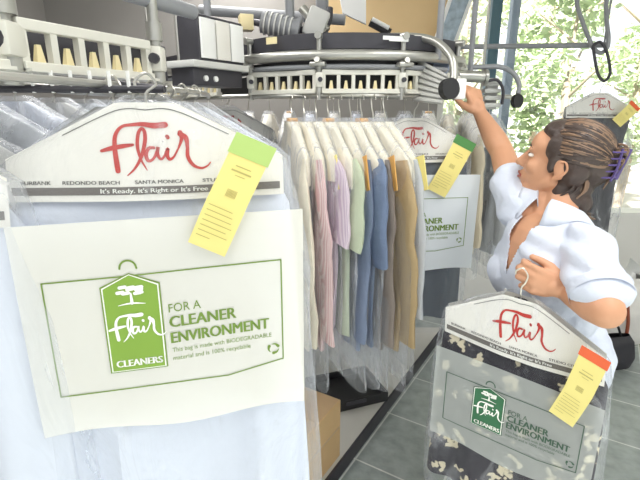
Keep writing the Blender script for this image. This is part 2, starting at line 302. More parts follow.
def caped_bag(name, label, group, mapf, O, hookh, L, gar, garname, panel=None, sheet='sheet', pr=('green', 'dgreen'), tk=None, stick='sticker', stickname='green_sticker', flare=0.0, film='film', orange=True, halfw=0.256, garw=0.228, band=True, cities=True):
    r = thing(name, label, 'bagged garment', O, 0, group)
    B = lambda mb, nm, m, par=None, **k: mb.build(nm, m, par or r, org=O, mapf=mapf, **k)
    fol = lambda x, z, s: (0.016*min(1, max(0, (-z-.2)*2.5)))*(math.sin(x*52+2*math.sin(z*3)+1.5*s)-.4)
    gl = [(-.004, .015, .004), (-.03, .055, .008), (-.10, .165, .010), (-.14, .195, .018), (-.175, .215, .036), (-.3, garw-.004, .042), (-L+.06, garw+flare, .05)]
    B(loft(MB(), gl, 72, 5, fol, 60), garname, gar)
    B(hook(MB(), 0.0, hookh), 'hanger_hook', 'wire')
    # cape: front and back sheet meeting along the shoulder ridge
    hw, apx = .204, .042
    def top(x): a = abs(x); return 0.0 if a < apx else -(a-apx)/(hw-apx)*0.090
    def cy(x, z): return -(.013+.20*max(0, top(x)-z)+.035*max(0, -z-.02)*(1-(x/hw)**2))
    def cape(sgn):
        mb = MB(); mb.grid(36, 14, lambda u, v: (lambda x: V((x, sgn*cy(x, top(x)+(-.158-top(x))*v) - (0 if sgn > 0 else 0), top(x)+(-.158-top(x))*v)))(-hw+2*hw*u)); return mb
    cm = cape(1); bm_ = cape(-1); cm.add(bm_.v, bm_.f)
    cap = B(cm, 'paper_cape', 'paper')
    cs = lambda off: (lambda x, z: V((x, cy(x, z)-off, z)))
    mb = MB(); put_script(mb, 0.008, -0.074, .000288, cs(.0012)); B(mb, 'red_script_print', 'red', cap)
    mb = MB()
    for xs in (-1, 1): put_stroke(mb, [(xs*.0, -.012), (xs*apx, -.013), (xs*.12, -.052)], [.0014, .0014], cs(.0011))
    if cities:
        for s, x0, w in (('BURBANK', -.184, .043), ('REDONDO BEACH', -.124, .082), ('SANTA MONICA', -.020, .070), ('STUDIO CITY', .078, .066)): put_text(mb, s, x0, -.1305, w, .0058, cs(.0012), .04)
    B(mb, 'city_names_print', 'ink', cap)
    if band:
        mb = MB(); mb.grid(24, 1, lambda u, v: cs(.0010)(-.198+.396*u, -.135-.0125*v)); bd = B(mb, 'slogan_band', 'brown', cap)
        mb = MB(); put_text(mb, "It's Ready. It's Right or It's Free", -.070, -.1445, .155, .0072, cs(.0016), .05); B(mb, 'slogan_lettering', 'whiteink', bd)
    # poly bag
    fl = [(0.012, .03, .016), (-.02, .085, .024), (-.095, .213, .048), (-.15, .225, .060), (-.3, halfw-.006, .066), (-.5, halfw, .068), (-L, halfw+flare, .072)]
    B(loft(MB(), fl, 80, 6, None, 70, False, len(label), .010, 11), 'poly_bag', film)
    if panel:
        x0, x1, z0, z1, sk = panel
        def ps(off):
            def g(x, z):
                return V((x, -(.0735+.0025*math.sin(x*9+z*7)+off), z))
            return g
        mb = MB(); mb.grid(40, 24, lambda u, v: ps(0)(x0-.012+(x1-x0+.03)*u, z0+(z1-z0-.028)*v+sk*(x0+(x1-x0)*u)+.006*math.sin(u*9)*v)); sh = B(mb, 'printed_sheet', sheet)
        fw = (x1-x0); X = lambda a: x0+fw*a; Zf = lambda b: z0+(z1-z0)*b
        Z = lambda a, b: Zf(b)+sk*X(a)
        mb = MB(); lw = .0022
        for (a0, b0), (a1, b1) in (((.06, .27), (.36, .27)), ((.36, .27), (.955, .25)), ((.955, .25), (.955, .80)), ((.955, .80), (.72, .86)), ((.72, .86), (.06, .86)), ((.06, .86), (.06, .27))):
            put_stroke(mb, [(X(a0), Z(a0, b0)), (X((a0+a1)/2), Z((a0+a1)/2, (b0+b1)/2)), (X(a1), Z(a1, b1))], [lw, lw], ps(.0012))
        B(mb, 'border_print', pr[1], sh)
        # badge
        bx0, bx1 = .258, .480
        def badge(off, g):
            m_ = MB(); N = 10
            def q(u, v):
                a = bx0+g+(bx1-bx0-2*g)*u; tp = .315-.060*(1-abs(2*u-1))+g*.9; bt = .765-g*.9
                b = tp+(bt-tp)*v; return ps(off)(X(a), Z(a, b))
            m_.grid(N, 8, q); return m_
        B(badge(.0012, 0), 'badge_edge_print', pr[1], sh); B(badge(.0017, .006), 'badge_rim_print', 'whiteink', sh); B(badge(.0022, .011), 'badge_print', pr[0], sh)
        mb = MB(); am = (bx0+bx1)/2; k = fw*.00039
        put_script(mb, X(am)+.002, Z(am, .53), k, ps(.0028), 0, sk, wk=1.25)
        B(mb, 'badge_script', 'whiteink', sh); mb = MB()
        put_text(mb, 'CLEANERS', X(bx0+.028), Z(bx0+.028, .735), fw*.175, fw*.029, ps(.0028), .07, sk)
        B(mb, 'badge_lettering', 'whiteink', sh); mb = MB()
        rng = random.Random(3)
        for i in range(9):                                   # little tree emblem
            a = am+.045*math.cos(i*.8)*(.6+.4*rng.random()); b = .34+.018*math.sin(i*1.7)
            put_stroke(mb, [(X(a)-.004, Z(a, b)), (X(a)+.004, Z(a, b)+.001)], [.0055, .0055], ps(.0028), 0, 3)
        put_stroke(mb, [(X(am), Z(am, .355)), (X(am)+.0005, Z(am, .405))], [.0025, .005], ps(.0028), 0, 3)
        put_stroke(mb, [(X(am-.05), Z(am-.05, .412)), (X(am), Z(am, .405)), (X(am+.05), Z(am+.05, .412))], [.001, .003, .001], ps(.0028), 0, 3)
        B(mb, 'tree_print', 'whiteink', sh)
        mb = MB(); put_stroke(mb, [(X(am)+.012*math.cos(t*math.pi/8), Z(am, .232)+.0125*math.sin(t*math.pi/8)) for t in range(0, 9)], [.003, .003], ps(.0014), 0, 2); B(mb, 'badge_loop_print', pr[1], sh)
        ts = .05; mb = MB()
        put_text(mb, 'FOR A', X(.503), Z(.503, .475), fw*.125, fw*.036, ps(.0014), 0.0, sk+ts)
        put_text(mb, 'CLEANER', X(.503), Z(.503, .555), fw*.262, fw*.047, ps(.0014), .055, sk+ts)
        put_text(mb, 'ENVIRONMENT', X(.503), Z(.503, .64), fw*.395, fw*.047, ps(.0014), .055, sk+ts)
        B(mb, 'message_print', pr[1], sh)
        mb = MB()
        put_text(mb, 'This bag is made with BIODEGRADABLE', X(.503), Z(.503, .69), fw*.405, fw*.019, ps(.0014), .0, sk+ts)
        put_text(mb, 'material and is 100% recyclable', X(.503), Z(.503, .735), fw*.315, fw*.019, ps(.0014), .0, sk+ts)
        for j in range(3):                                   # three chasing arrows
            t = j*2.094+.5; c0 = (X(.915), Z(.915, .735)); rr = .0085
            put_stroke(mb, [(c0[0]+rr*math.cos(t), c0[1]+rr*math.sin(t)), (c0[0]+rr*math.cos(t+.7), c0[1]+rr*math.sin(t+.7)), (c0[0]+rr*math.cos(t+1.4), c0[1]+rr*math.sin(t+1.4))], [.0055, .001], ps(.0014), 0, 3)
        B(mb, 'small_print', pr[1], sh)
    if tk:
        xa, za, xb, zb2, w, stl = tk
        d = V((xb-xa, 0, zb2-za)); Lk = d.length; d.normalize(); nn = V((-d.z, 0, d.x))
        def ts_(off): return lambda a, t: (V((xa, 0, za))+d*(t*Lk)+nn*(a*w)) + V((0, -.082-.010*math.sin(t*2.6)-.004*a-off, 0))
        mb = MB(); mb.grid(4, 12, lambda u, v: ts_(0)(u-.5, v)); mb.grid(4, 12, lambda u, v: ts_(-.0006)(u-.5, v)); t_ob = B(mb, 'yellow_ticket', 'ticket')
        mb = MB(); mb.grid(4, 3, lambda u, v: ts_(.001)(u*1.08-.54, -.02+(stl+.02)*v)); B(mb, stickname, stick, t_ob)
        mb = MB(); rng = random.Random(5)
        for t, a0, a1, h in [(.24, -.2, .2, .008), (.28, -.26, .26, .014), (.32, -.12, .14, .006)]+[(.63+.045*i, -.40, -.4+rng.uniform(.35, .8), .006) for i in range(7)]:
            mb.grid(3, 1, lambda u, v: ts_(.0008)(a0+(a1-a0)*u, t+h*v))
        for i in range(9): mb.grid(1, 1, lambda u, v: ts_(.0008)(-.13+.03*i+.016*u, .45+.07*v))
        B(mb, 'ticket_print', 'ticketprint', t_ob)
    return r
# ================================================================== THE ROOM
struct('floor', MB().box((1.0, 1.0, -0.05), (9.0, 9.0, 0.1)), brick_floor('slate_tile', '#98a09f', '#a2a9a7', '#d8dad6', 0.42, math.radians(32)))
WY = 3.6
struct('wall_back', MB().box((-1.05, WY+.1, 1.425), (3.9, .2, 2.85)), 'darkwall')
xt = PY(325, 20, 3.45).x
struct('trim_3', MB().box(((xt+.9)/2, 3.5, 2.5), (.9-xt, .16, .70)), 'tan')
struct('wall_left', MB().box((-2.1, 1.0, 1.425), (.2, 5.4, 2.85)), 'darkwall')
struct('wall_right', MB().box((4.6, 1.6, 1.425), (.2, 4.2, 2.85)), 'offw')
struct('wall_window', MB().box((2.7, WY+.1, .42), (3.6, .2, .84)).box((2.7, WY+.1, 2.79), (3.6, .2, .12)), 'offw')
struct('ceiling', MB().box((1.2, 1.0, CEIL+.05), (7.0, 5.6, .1)), 'ceilm')
wb = MB()
x0w, x1w, z0w, z1w = .9, 4.5, .84, 2.73
wb.box(((x0w+x1w)/2, WY+.1, z0w+.02), (x1w-x0w, .22, .04)); wb.box(((x0w+x1w)/2, WY+.1, z1w-.02), (x1w-x0w, .1, .04)); wb.box((x0w+.03, WY+.1, (z0w+z1w)/2), (.06, .1, z1w-z0w)); wb.box((x1w-.03, WY+.1, (z0w+z1w)/2), (.06, .1, z1w-z0w))
win = struct('window_1', wb, 'offw')
mA = PY(496, 40, WY).x; mB = PY(513, 80, WY).x
struct('mullion', MB().box((mA, WY+.08, (z0w+z1w)/2), (.075, .09, z1w-z0w)), 'mullion', win)
struct('mullion', MB().box((mB+.02, WY+.16, (z0w+z1w)/2), (.06, .06, z1w-z0w)), 'mullion2', win)
struct('glass_pane', MB().box(((x0w+x1w)/2, WY+.1, (z0w+z1w)/2), (x1w-x0w-.08, .006, z1w-z0w-.06)), 'glasspane', win)
# raised plinth under the conveyor
e0 = PY(345, 467, 1.82); e0.z = 0; e1 = V((.54, 2.5, 0)); ed = (e1-e0).normalized()
a0 = e0-ed*1.6; a1 = e0+ed*1.55
pm = MB(); q = [a0, a1, V((-1.9, a1.y, 0)), V((-1.9, a0.y, 0))]
pm.add([V((p.x, p.y, z)) for z in (0.0, .08) for p in q], [(0, 1, 5, 4), (1, 2, 6, 5), (2, 3, 7, 6), (3, 0, 4, 7), (4, 5, 6, 7)]); struct('trim_1', pm, 'plinth')
eo = V((ed.y, -ed.x, 0))
pm = MB(); q = [a0+eo*.001, a1+eo*.001, a1+eo*.012, a0+eo*.012]
pm.add([V((p.x, p.y, z)) for z in (0.0, .082) for p in q], [(0, 1, 5, 4), (1, 2, 6, 5), (2, 3, 7, 6), (3, 0, 4, 7), (4, 5, 6, 7)]); struct('trim_2', pm, 'dark')
# glowing fixtures added around the fill lights, out of view
lamp0 = None
LLAB = ['added fill lamp on the ceiling above the camera on the aisle', 'added fill lamp on the ceiling above the aisle nearest the window', 'added fill lamp on the ceiling above the near conveyor run', 'added fill lamp on the ceiling above the curved conveyor head']
for (lx, ly), lb in zip(FILL_LAMPS, LLAB):
    if lamp0 is None:
        lamp0 = thing('fill_lamp', lb, 'ceiling lamp', (lx, ly, CEIL), 0, 'added fill lights')
        h_ = MB(); h_.box((0, 0, -.03), (.60, 1.22, .06), bev=.01); h_.build('housing', 'offw', lamp0)
        d_ = MB(); d_.box((0, 0, -.068), (.54, 1.16, .016)); d_.build('diffuser', 'fillglow', lamp0)
    else: dup(lamp0, (lx, ly, CEIL), 0, lb)
# ================================================================== OUTSIDE
struct('ground_outside', MB().box((3, 9, -.06), (16, 10.6, .1)), 'ground')
def tree(label, x, y, h, rad, nl, lm, seed, low=.25):
    r = thing('tree', label, 'tree', (x, y, 0), 0, 'trees outside the shop window'); rg = random.Random(seed)
    tb = MB(); tb.tube(bez([(0, 0, -.02), (.04, 0, h*.25), (-.03, .03, h*.5), (.02, 0, h*.85)]), [.07]*6+[.05]*6+[.02]*7, 8)
    for k in range(7):
        a = k*2.4; z = h*(.3+.07*k); tb.tube([(0, 0, z), (.5*rad*math.cos(a), .5*rad*math.sin(a), z+.3*rad), (.85*rad*math.cos(a), .85*rad*math.sin(a), z+.5*rad)], [.022, .014, .006], 6)
    tb.build('trunk', 'bark', r)
    mb = MB(); clumps = [(V((rg.uniform(-1, 1)*rad*.8, rg.uniform(-1, 1)*rad*.6, h*(low+(1-low)*rg.random()))), rad*rg.uniform(.22, .42)) for _ in range(22)]
    for i in range(nl):
        c, cr = clumps[i % 22]; d = V((rg.gauss(0, 1), rg.gauss(0, 1), rg.gauss(0, 1))).normalized()*cr*rg.uniform(.5, 1)
        p = c+d; s = rg.uniform(.045, .085); a = V((rg.gauss(0, 1), rg.gauss(0, 1), rg.gauss(0, .6))).normalized(); b = a.orthogonal().normalized()
        b = Matrix.Rotation(rg.uniform(0, 6.28), 3, a) @ b
        mb.add([p, p+a*s+b*s*.45, p+a*s*2, p+a*s-b*s*.45], [(0, 1, 2, 3)])
    mb.build('foliage', lm, r, smooth=False)
for i, (x, y, h, rd, nl, lm, lb) in enumerate([
    (1.7, 5.6, 4.0, .62, 2200, 'leaf2', 'pale green leafy tree outside behind the dark window mullion'), (3.0, 5.7, 4.2, .64, 2400, 'leaf', 'leafy tree outside behind the hanging wire loops'),
    (4.3, 5.6, 4.0, .62, 2200, 'leaf2', 'pale leafy tree outside at the window right end'), (2.2, 7.6, 4.8, .68, 2200, 'leaf2', 'tall pale tree farther back outside between two nearer trees'),
    (3.65, 7.7, 4.9, .70, 2200, 'leaf', 'tall leafy tree outside above the black bagged garment'), (5.1, 7.6, 5.0, .70, 2200, 'leaf', 'tall tree farther back outside beyond the window right end'),
    (2.6, 10.2, 5.6, 1.0, 2200, 'leaf2', 'farthest tree outside seen beside the dark mullion'), (4.7, 10.3, 5.8, 1.0, 2200, 'leaf2', 'farthest pale tree outside beyond the wire loops'), (6.9, 10.2, 5.6, 1.0, 2000, 'leaf', 'farthest tree outside behind the white wall end')]): tree(lb, x, y, h, rd, nl, lm, i+11)
# ================================================================== CONVEYORS
BL, BH, BT = .27, .078, .018
def basket_mesh():
    b = MB(); b.box((0, 0, BH-.008), (BL, BT, .017), bev=.002); b.box((0, 0, .008), (BL, BT*1.5, .016), bev=.002)
    for i in range(6): b.box((-BL/2+.007+(BL-.014)*i/5, 0, BH/2), (.012, BT*.8, BH-.02))
    b.box((0, -BT*.9, .003), (BL, BT, .005))
    return b
def peg_mesh():
    b = MB(); b.add([(-.008, -.006, .012), (.008, -.006, .012), (.008, .006, .012), (-.008, .006, .012), (-.003, -.003, .043), (.004, -.003, .043), (.004, .003, .043), (-.003, .003, .043)], [(0, 1, 5, 4), (1, 2, 6, 5), (2, 3, 7, 6), (3, 0, 4, 7), (4, 5, 6, 7)]); return b
PB = {}
def basket(parent, org, p, rz):
    if 'b' not in PB:
        b = basket_mesh().build('rail_basket', 'alu', parent, smooth=False); g = peg_mesh().build('peg', 'cream', b, smooth=False); PB['b'] = b; PB['p'] = g
    else:
        b = PB['b'].copy(); COL.objects.link(b); b.parent = parent; g = PB['p'].copy(); COL.objects.link(g); g.parent = b
    b.location = V(p)-V(org); b.rotation_euler = (0, 0, rz)
    for i in range(5):
        gg = g if i == 0 else g.copy()
        if i: COL.objects.link(gg); gg.parent = b
        gg.location = (-BL/2+.007+(BL-.014)*(i+.5)/5, 0, 0)
    return b
ZB = 1.738
# near run
n0 = V((-.466, .735, ZB+.010)); nd = V((.415, .91, 0)).normalized(); nyaw = math.atan2(nd.y, nd.x)
OFX, OFY = -.274, .772
o0 = V((-.392, .625, ZB)); od = V((.247, .969, 0)).normalized(); oyaw = math.atan2(od.y, od.x)
near = thing('conveyor_rail', 'near conveyor rail of white slotted baskets with clamped steel post', 'conveyor', (n0.x, n0.y, ZB))
for k in (-1, 0): basket(near, n0, n0+nd*(.143+.292*k), nyaw)
def post(parent, org, p, top, nm='support_post', s=1.0, bot=-.02):
    m = MB(); p = V(p); m.tube([p+V((0, 0, bot)), V((p.x, p.y, top))], .0095*s, 12)
    m.disc(p+V((0, 0, BH+.02)), (0, 0, 1), .014*s, .035, 16); m.disc(p+V((0, 0, .012)), (0, 0, 1), .013*s, .026, 16); ob = m.build(nm, 'steel', parent, org)
    c = MB(); c.box(p+V((0, -.004, .045)), (.03*s, .03*s, .05), bev=.006); c.build('clamp_block', 'alu', ob, org)
    k = MB(); k.disc(p+V((0.004, -.024, .045)), (0, 1, 0), .009*s, .014, 12); k.build('clamp_knob', 'dark', ob, org); return ob
post(near, n0, n0+nd*.300, CEIL, s=1.15); post(near, n0, n0+nd*.002+V((-.012, 0, 0)), CEIL, s=1.7)
pl_ = MB(); pl_.box(n0+V((-.055, -.01, .04)), (.06, .02, .07), bev=.008); pl_.build('end_plate', 'lgrey', near, n0)
tb = MB(); tb.tube([n0+nd*(-.6)+V((.0, .02, .16)), n0+nd*.42+V((0, .02, .16))], .016, 12); tb.build('guide_tube', 'grey', near, n0)
dk = MB(); pn = V((-nd.y, nd.x, 0)); dk.box(n0+nd*.02+pn*.055+V((0, 0, .045)), (.72, .02, .075), Matrix.Rotation(nyaw, 3, 'Z'), bev=.003); dk.build('chain_cover', 'dark', near, n0)
rl = MB(); rl.tube(bez([o0+od*(-.1)+V((0, 0, -.006)), o0+od*.3+V((0, 0, -.006)), o0+od*.55+V((-.03, 0, -.006)), o0+od*.85+V((-.16, 0, -.006))]), .006, 8); rl.build('hook_rail', 'steel', near, n0)
cb = MB(); c0_ = V((OFX, OFY, 1.724)); cb.tube([c0_+V((-.36, -.02, 0)), c0_+V((.02, .001, 0))], .006, 8)
cb.tube([c0_+V((-.36, -.02, 0)), n0-nd*.14+V((0, .0, .0))], .006, 8); cb.tube([c0_+V((.02, .001, 0)), o0+od*.19+V((0, 0, -.004))], .006, 8); cbo = cb.build('hook_bar', 'dark', near, n0)
for k in range(11): m = MB(); q0 = c0_+V((-.335+.03*k, -.019+.0015*k, 0)); m.tube([q0+V((0, 0, .028)), q0+V((0, 0, -.006))], .0032, 6); m.build('spacer_pin', 'panelw', cbo, n0)
# curved head
CC = V((.11, 2.16, ZB)); CR = .53
curved = thing('conveyor_turn', 'curved conveyor turn with dark turn wheel, grey guide tube and slotted baskets', 'conveyor', CC)
def onarc(a, r=CR, dz=0): return CC+V((math.sin(a)*r, -math.cos(a)*r, dz))
AM = math.radians(48)
def arcpath(r, dz, tail=.9):
    pts = [onarc(-AM, r, dz)+V((-math.cos(AM), math.sin(AM), 0))*t for t in (tail, tail*.5)]
    pts += [onarc(-AM+2*AM*i/20, r, dz) for i in range(21)]
    pts += [onarc(AM, r, dz)+V((math.cos(AM), math.sin(AM), 0))*t for t in (.02, .05)]
    return pts
def band(pts, z0, z1, th):
    m = MB(); k = len(pts)
    for i, p in enumerate(pts):
        t = (pts[min(i+1, k-1)]-pts[max(i-1, 0)]).normalized(); n_ = V((t.y, -t.x, 0))
        m.v += [V((p.x, p.y, z0)), V((p.x, p.y, z1)), V((p.x, p.y, z1))-n_*th*V((1, 1, 1)).x, V((p.x, p.y, z0))-n_*th]
    for i in range(k-1):
        for j in range(4): m.f.append([i*4+j, i*4+(j+1) % 4, (i+1)*4+(j+1) % 4, (i+1)*4+j]); m.m.append(0)
    m.f += [[0, 1, 2, 3], [(k-1)*4+j for j in range(4)]]; m.m += [0, 0]; return m
band(arcpath(CR-.01, 0), 1.884, 1.930, .03).build('turn_cover', 'dark', curved, CC)
MB().disc(CC+V((0, 0, .185)), (0, 0, 1), .49, .03, 48).build('turn_wheel', 'dark', curved, CC)
m = MB(); m.tube(arcpath(CR+.005, .124), .017, 12); m.build('guide_tube', 'steel', curved, CC)
band(arcpath(CR-.05, 0), 1.815, 1.850, .02).build('chain_cover', 'black', curved, CC)
band(arcpath(CR-.06, 0), 1.748, 1.808, .02).build('chain_cover', 'black', curved, CC)
m = MB(); m.tube(arcpath(CR-.005, .088), .0085, 10); m.build('lower_tube', 'grey', curved, CC)
m = MB(); m.tube(arcpath(CR, -.006), .006, 8); m.build('hook_rail', 'steel', curved, CC)
da = .292/CR
for k in (-1, 0, 1):
    a = .04+da*(k-.0)+.02
    p = onarc(a, CR*math.cos(da/2)); basket(curved, CC, p, a)
for j in (0, 1): p = onarc(-AM)+V((-math.cos(AM), math.sin(AM), 0))*(.33+.292*j); basket(curved, CC, p, -AM)
for a, tp in ((-da/2+.06, CEIL), (da/2+.06, CEIL), (-1.5*da+.06, CEIL), (1.5*da+.06, CEIL)):
    ob = post(curved, CC, onarc(a), 1.93, s=.9)
    c = MB(); c.tube([onarc(a)+V((0, 0, .095)), onarc(a, CR+.035)+V((0, 0, .108))], .010, 8); c.box(onarc(a, CR+.018, .094), (.055, .03, .014), Matrix.Rotation(a, 3, 'Z'), bev=.004); c.build('tee_clamp', 'steel', ob, CC)
    c = MB(); c.disc(onarc(a, CR+.005, .185), (math.sin(a), -math.cos(a), 0), .012, .03, 14); c.build('clamp_bolt', 'steel', ob, CC)
m = MB(); m.tube([CC+V((-.10, .18, .18)), CC+V((-.10, .18, CEIL-ZB))], .03, 14); m.build('hanger_shaft', 'grey', curved, CC)
for (px, py, w, h, nm) in ((386, 33, .075, .012, 'white_label'), (391, 40, .07, .012, 'white_label'), (276, 38, .045, .022, 'white_label')):
    a = math.asin(((px-320)/FPX*1.66-CC.x)/CR); c = onarc(a, CR+.0); zz = PY(px, py, c.y).z
    MB().box((c.x+.012*math.sin(a), c.y-.012*math.cos(a), min(zz, 1.915)), (w, .003, h), Matrix.Rotation(a, 3, 'Z')).build(nm, 'cream' if px < 300 else 'panelw', curved, CC, smooth=False)
# drive unit with bent pipe and black knob
def drive(label, A, s, parts, group='conveyor drive units'):
    r = thing('drive_unit', label, 'conveyor drive', A, 0, group); return r
dp = lambda px, py, d=1.52: P(px, py, d)
D0 = dp(432, 85); du = thing('drive_unit', 'ribbed white conveyor drive with bent pipe handle beside raised hand', 'conveyor drive', D0, 0, 'conveyor drive units')
m = MB(); c0, c1, c2, c3 = dp(418, 58, 1.62), dp(448, 74, 1.50), dp(442, 104, 1.50), dp(413, 101, 1.62); off = V((.03, .10, 0))
for k in range(7):
    t0_, t1_ = k/7+.015, (k+1)/7-.035
    qa = [c0.lerp(c3, t0_), c1.lerp(c2, t0_), c1.lerp(c2, t1_), c0.lerp(c3, t1_)]; m.add(qa+[p+off for p in qa], [(0, 1, 2, 3), (4, 7, 6, 5), (0, 4, 5, 1), (1, 5, 6, 2), (2, 6, 7, 3), (3, 7, 4, 0)])
    qb = [p+off*.15 for p in [c0.lerp(c3, t1_), c1.lerp(c2, t1_), c1.lerp(c2, (k+1)/7+.015), c0.lerp(c3, (k+1)/7+.015)]]; m.add(qb, [(0, 1, 2, 3)])
m.build('ribbed_housing', 'lgrey', du, D0, smooth=False)
m = MB(); m.tube(bez([dp(385, 37, 1.66), dp(415, 37, 1.60), dp(436, 42, 1.54), dp(450, 55, 1.50), dp(454, 70, 1.49), dp(453, 84, 1.49)], 6), .0135, 12); m.build('pipe_handle', 'steel', du, D0)
MB().disc(dp(449, 89, 1.485), (.35, -.9, .1), .034, .025, 24).build('knob', 'black', du, D0)
m = MB(); m.box(dp(460, 89, 1.50), (.034, .03, .066), bev=.006); m.build('switch_plate', 'panelw', du, D0)
m = MB(); q = [dp(424, 46, 1.70), dp(452, 62, 1.66), dp(447, 74, 1.66), dp(424, 64, 1.70)]; m.add(q+[p+V((.005, .03, 0)) for p in q], [(0, 1, 2, 3), (4, 7, 6, 5), (0, 4, 5, 1), (1, 5, 6, 2), (2, 6, 7, 3), (3, 7, 4, 0)]); m.build('side_plate', 'bluegrey', du, D0, smooth=False)
m = MB(); m.tube([dp(438, 60, 1.60), V((dp(438, 60, 1.60).x, dp(438, 60, 1.60).y, CEIL))], .012, 10); m.build('drop_rod', 'grey', du, D0)
e = lambda px, py, d=2.05: P(px, py, d)
E0 = e(480, 84); eu = thing('drive_unit', 'farther grey conveyor drive with bent pipe behind the raised hand', 'conveyor drive', E0, 0, 'conveyor drive units')
m = MB(); m.tube([e(458, 76), e(484, 77)], .026, 16); m.tube([e(484, 77), e(487, 77)], .033, 16); m.build('motor', 'steel', eu, E0)
m = MB(); m.tube(bez([e(448, 68), e(480, 67), e(500, 67), e(513, 73), e(519, 84), e(518, 94)], 6), .011, 10); m.build('pipe_handle', 'grey', eu, E0)
m = MB(); m.disc(e(517, 101), (.4, -.9, 0), .030, .02, 20); m.build('knob', 'black', eu, E0)
m = MB()
for k in range(4): m.box(e(491, 84+7*k, 2.1), (.075, .05, .018), bev=.003)
m.box(e(491, 94, 2.12), (.05, .03, .14)); m.build('slotted_housing', 'lgrey', eu, E0)
m = MB(); m.tube(bez([e(484, 82), e(497, 80), e(503, 90), e(502, 104)], 5), .007, 8); m.build('cable', 'dark', eu, E0)
m = MB(); m.tube([e(470, 72), V((e(470, 72).x, e(470, 72).y, CEIL))], .012, 10); m.build('drop_rod', 'grey', eu, E0)
# control box
K0 = P(205, 42, 1.43); kb = thing('control_box', 'dark control box with three white front panels above the conveyor', 'control box', K0)
ca, cb_ = P(198, 37, 1.40), P(243, 52, 1.58); cb_.z = ca.z; dx = (cb_-ca); Lb = dx.length; ang = math.atan2(dx.y, dx.x); Rz = Matrix.Rotation(ang, 3, 'Z')
loc_ = lambda x, y, z: ca+Rz @ V((x, y, z))
m = MB(); m.box(loc_(Lb/2, .045, 0), (Lb, .09, .138), Rz, bev=.004); m.build('casing', 'dark', kb, K0)
for i in range(3): m = MB(); m.box(loc_(Lb*(.02+.325*(i+.5)), -.004, 0), (Lb*.30, .008, .118), Rz, bev=.002); m.build('front_panel', 'panelw' if i != 1 else 'paper', kb, K0)
m = MB(); m.box(loc_(Lb/2-.02, .045, -.079), (Lb+.05, .13, .02), Rz, bev=.003); m.build('base_shelf', 'lgrey', kb, K0)
m = MB(); m.box(loc_(Lb/2-.02, .05, -.115), (Lb+.02, .10, .055), Rz, bev=.003); m.build('lower_casing', 'dark', kb, K0)
for i in (0, 1): m = MB(); m.disc(loc_(.02+.045*i, -.002, -.12), (dx.y, -dx.x, 0), .009, .008, 14); m.build('bolt', 'panelw', kb, K0)
m = MB(); m.tube([loc_(Lb/2, .055, .06), V((loc_(Lb/2, .055, 0).x, loc_(Lb/2, .055, 0).y, CEIL))], .012, 10); m.build('drop_rod', 'grey', kb, K0)
# carton and machinery above the turn wheel
g0 = P(290, 28, 2.0); mg = thing('conveyor_motor', 'grey motor and gear assembly with bent pipes above the turn wheel', 'motor', g0)
q_ = lambda px, py, d=1.98: P(px, py, d)
m = MB(); m.tube([q_(262, 22), q_(296, 30)], .045, 18); m.tube([q_(296, 30), q_(300, 31)], .055, 18)
m.build('motor_body', 'grey', mg, g0)
for k in range(6): m = MB(); a_ = q_(266+5*k, 23+1.2*k); m.disc(a_, q_(296, 30)-q_(262, 22), .050, .006, 18); m.build('cooling_fin', 'lgrey', mg, g0)
m = MB(); m.box(q_(316, 24), (.09, .08, .12), Matrix.Rotation(.4, 3, 'Y'), bev=.01); m.build('gearbox', 'lgrey', mg, g0)
m = MB(); m.tube([q_(302, 8), q_(324, 34)], .02, 10); m.tube([q_(312, 8), q_(328, 30)], .012, 10); m.build('bracket', 'steel', mg, g0)
m = MB(); m.tube(bez([q_(240, 18, 2.05), q_(262, 24, 2.0), q_(300, 30, 2.0), q_(326, 26, 2.0), q_(330, 8, 2.0)]), .014, 10); m.build('pipe', 'dark', mg, g0)
m = MB(); m.tube([q_(290, 20), V((q_(290, 20).x, q_(290, 20).y, CEIL))], .02, 10); m.build('drop_rod', 'grey', mg, g0)
m = MB(); m.tube([q_(200, 10, 2.3), q_(345, 20, 2.2)], .025, 10); m.build('cross_pipe', 'grey', mg, g0)
m = MB(); m.box(q_(246, 23, 1.86), (.055, .06, .06), Matrix.Rotation(.3, 3, 'Z'), bev=.003); cj = m.build('junction_box', 'cream', mg, g0)
# hanging sign light and tilted photo board
s0 = P(382, 16, 2.6); sg = thing('hanging_sign_board', 'tilted white board with black lower edge hanging before the tan wall', 'board', s0)
qq = [PY(338, -12, 2.75), PY(366, -4, 2.75), PY(366, 24, 2.75), PY(343, 13, 2.75)]
m = MB(); m.add(qq+[p+V((0, .03, 0)) for p in qq], [(0, 1, 2, 3), (4, 7, 6, 5), (0, 4, 5, 1), (1, 5, 6, 2), (2, 6, 7, 3), (3, 7, 4, 0)]); m.build('board', 'panelw', sg, s0, smooth=False)
m = MB(); m.tube([PY(370, 22, 2.72), PY(390, 33, 2.72)], .022, 8); m.build('dark_edge', 'black', sg, s0)
m = MB(); m.tube([PY(372, 19, 2.70), PY(389, 28, 2.70)], .012, 8); m.build('white_edge', 'panelw', sg, s0)
m = MB(); a_ = PY(354, 0, 2.765); m.tube([a_, V((a_.x, a_.y, CEIL))], .008, 8); m.build('hanging_rod', 'grey', sg, s0)
p0_ = PY(452, 30, 3.3); pb_ = thing('hanging_picture', 'tilted white framed photo hanging at the end of the tan wall', 'picture', p0_)
qq = [PY(453, -12, 3.3), PY(474, -4, 3.3), PY(453, 54, 3.3), PY(430, 52, 3.3)]
m = MB(); m.add(qq+[p+V((0, .03, 0)) for p in qq], [(0, 1, 2, 3), (4, 7, 6, 5), (0, 4, 5, 1), (1, 5, 6, 2), (2, 6, 7, 3), (3, 7, 4, 0)]); m.build('frame', 'panelw', pb_, p0_, smooth=False)
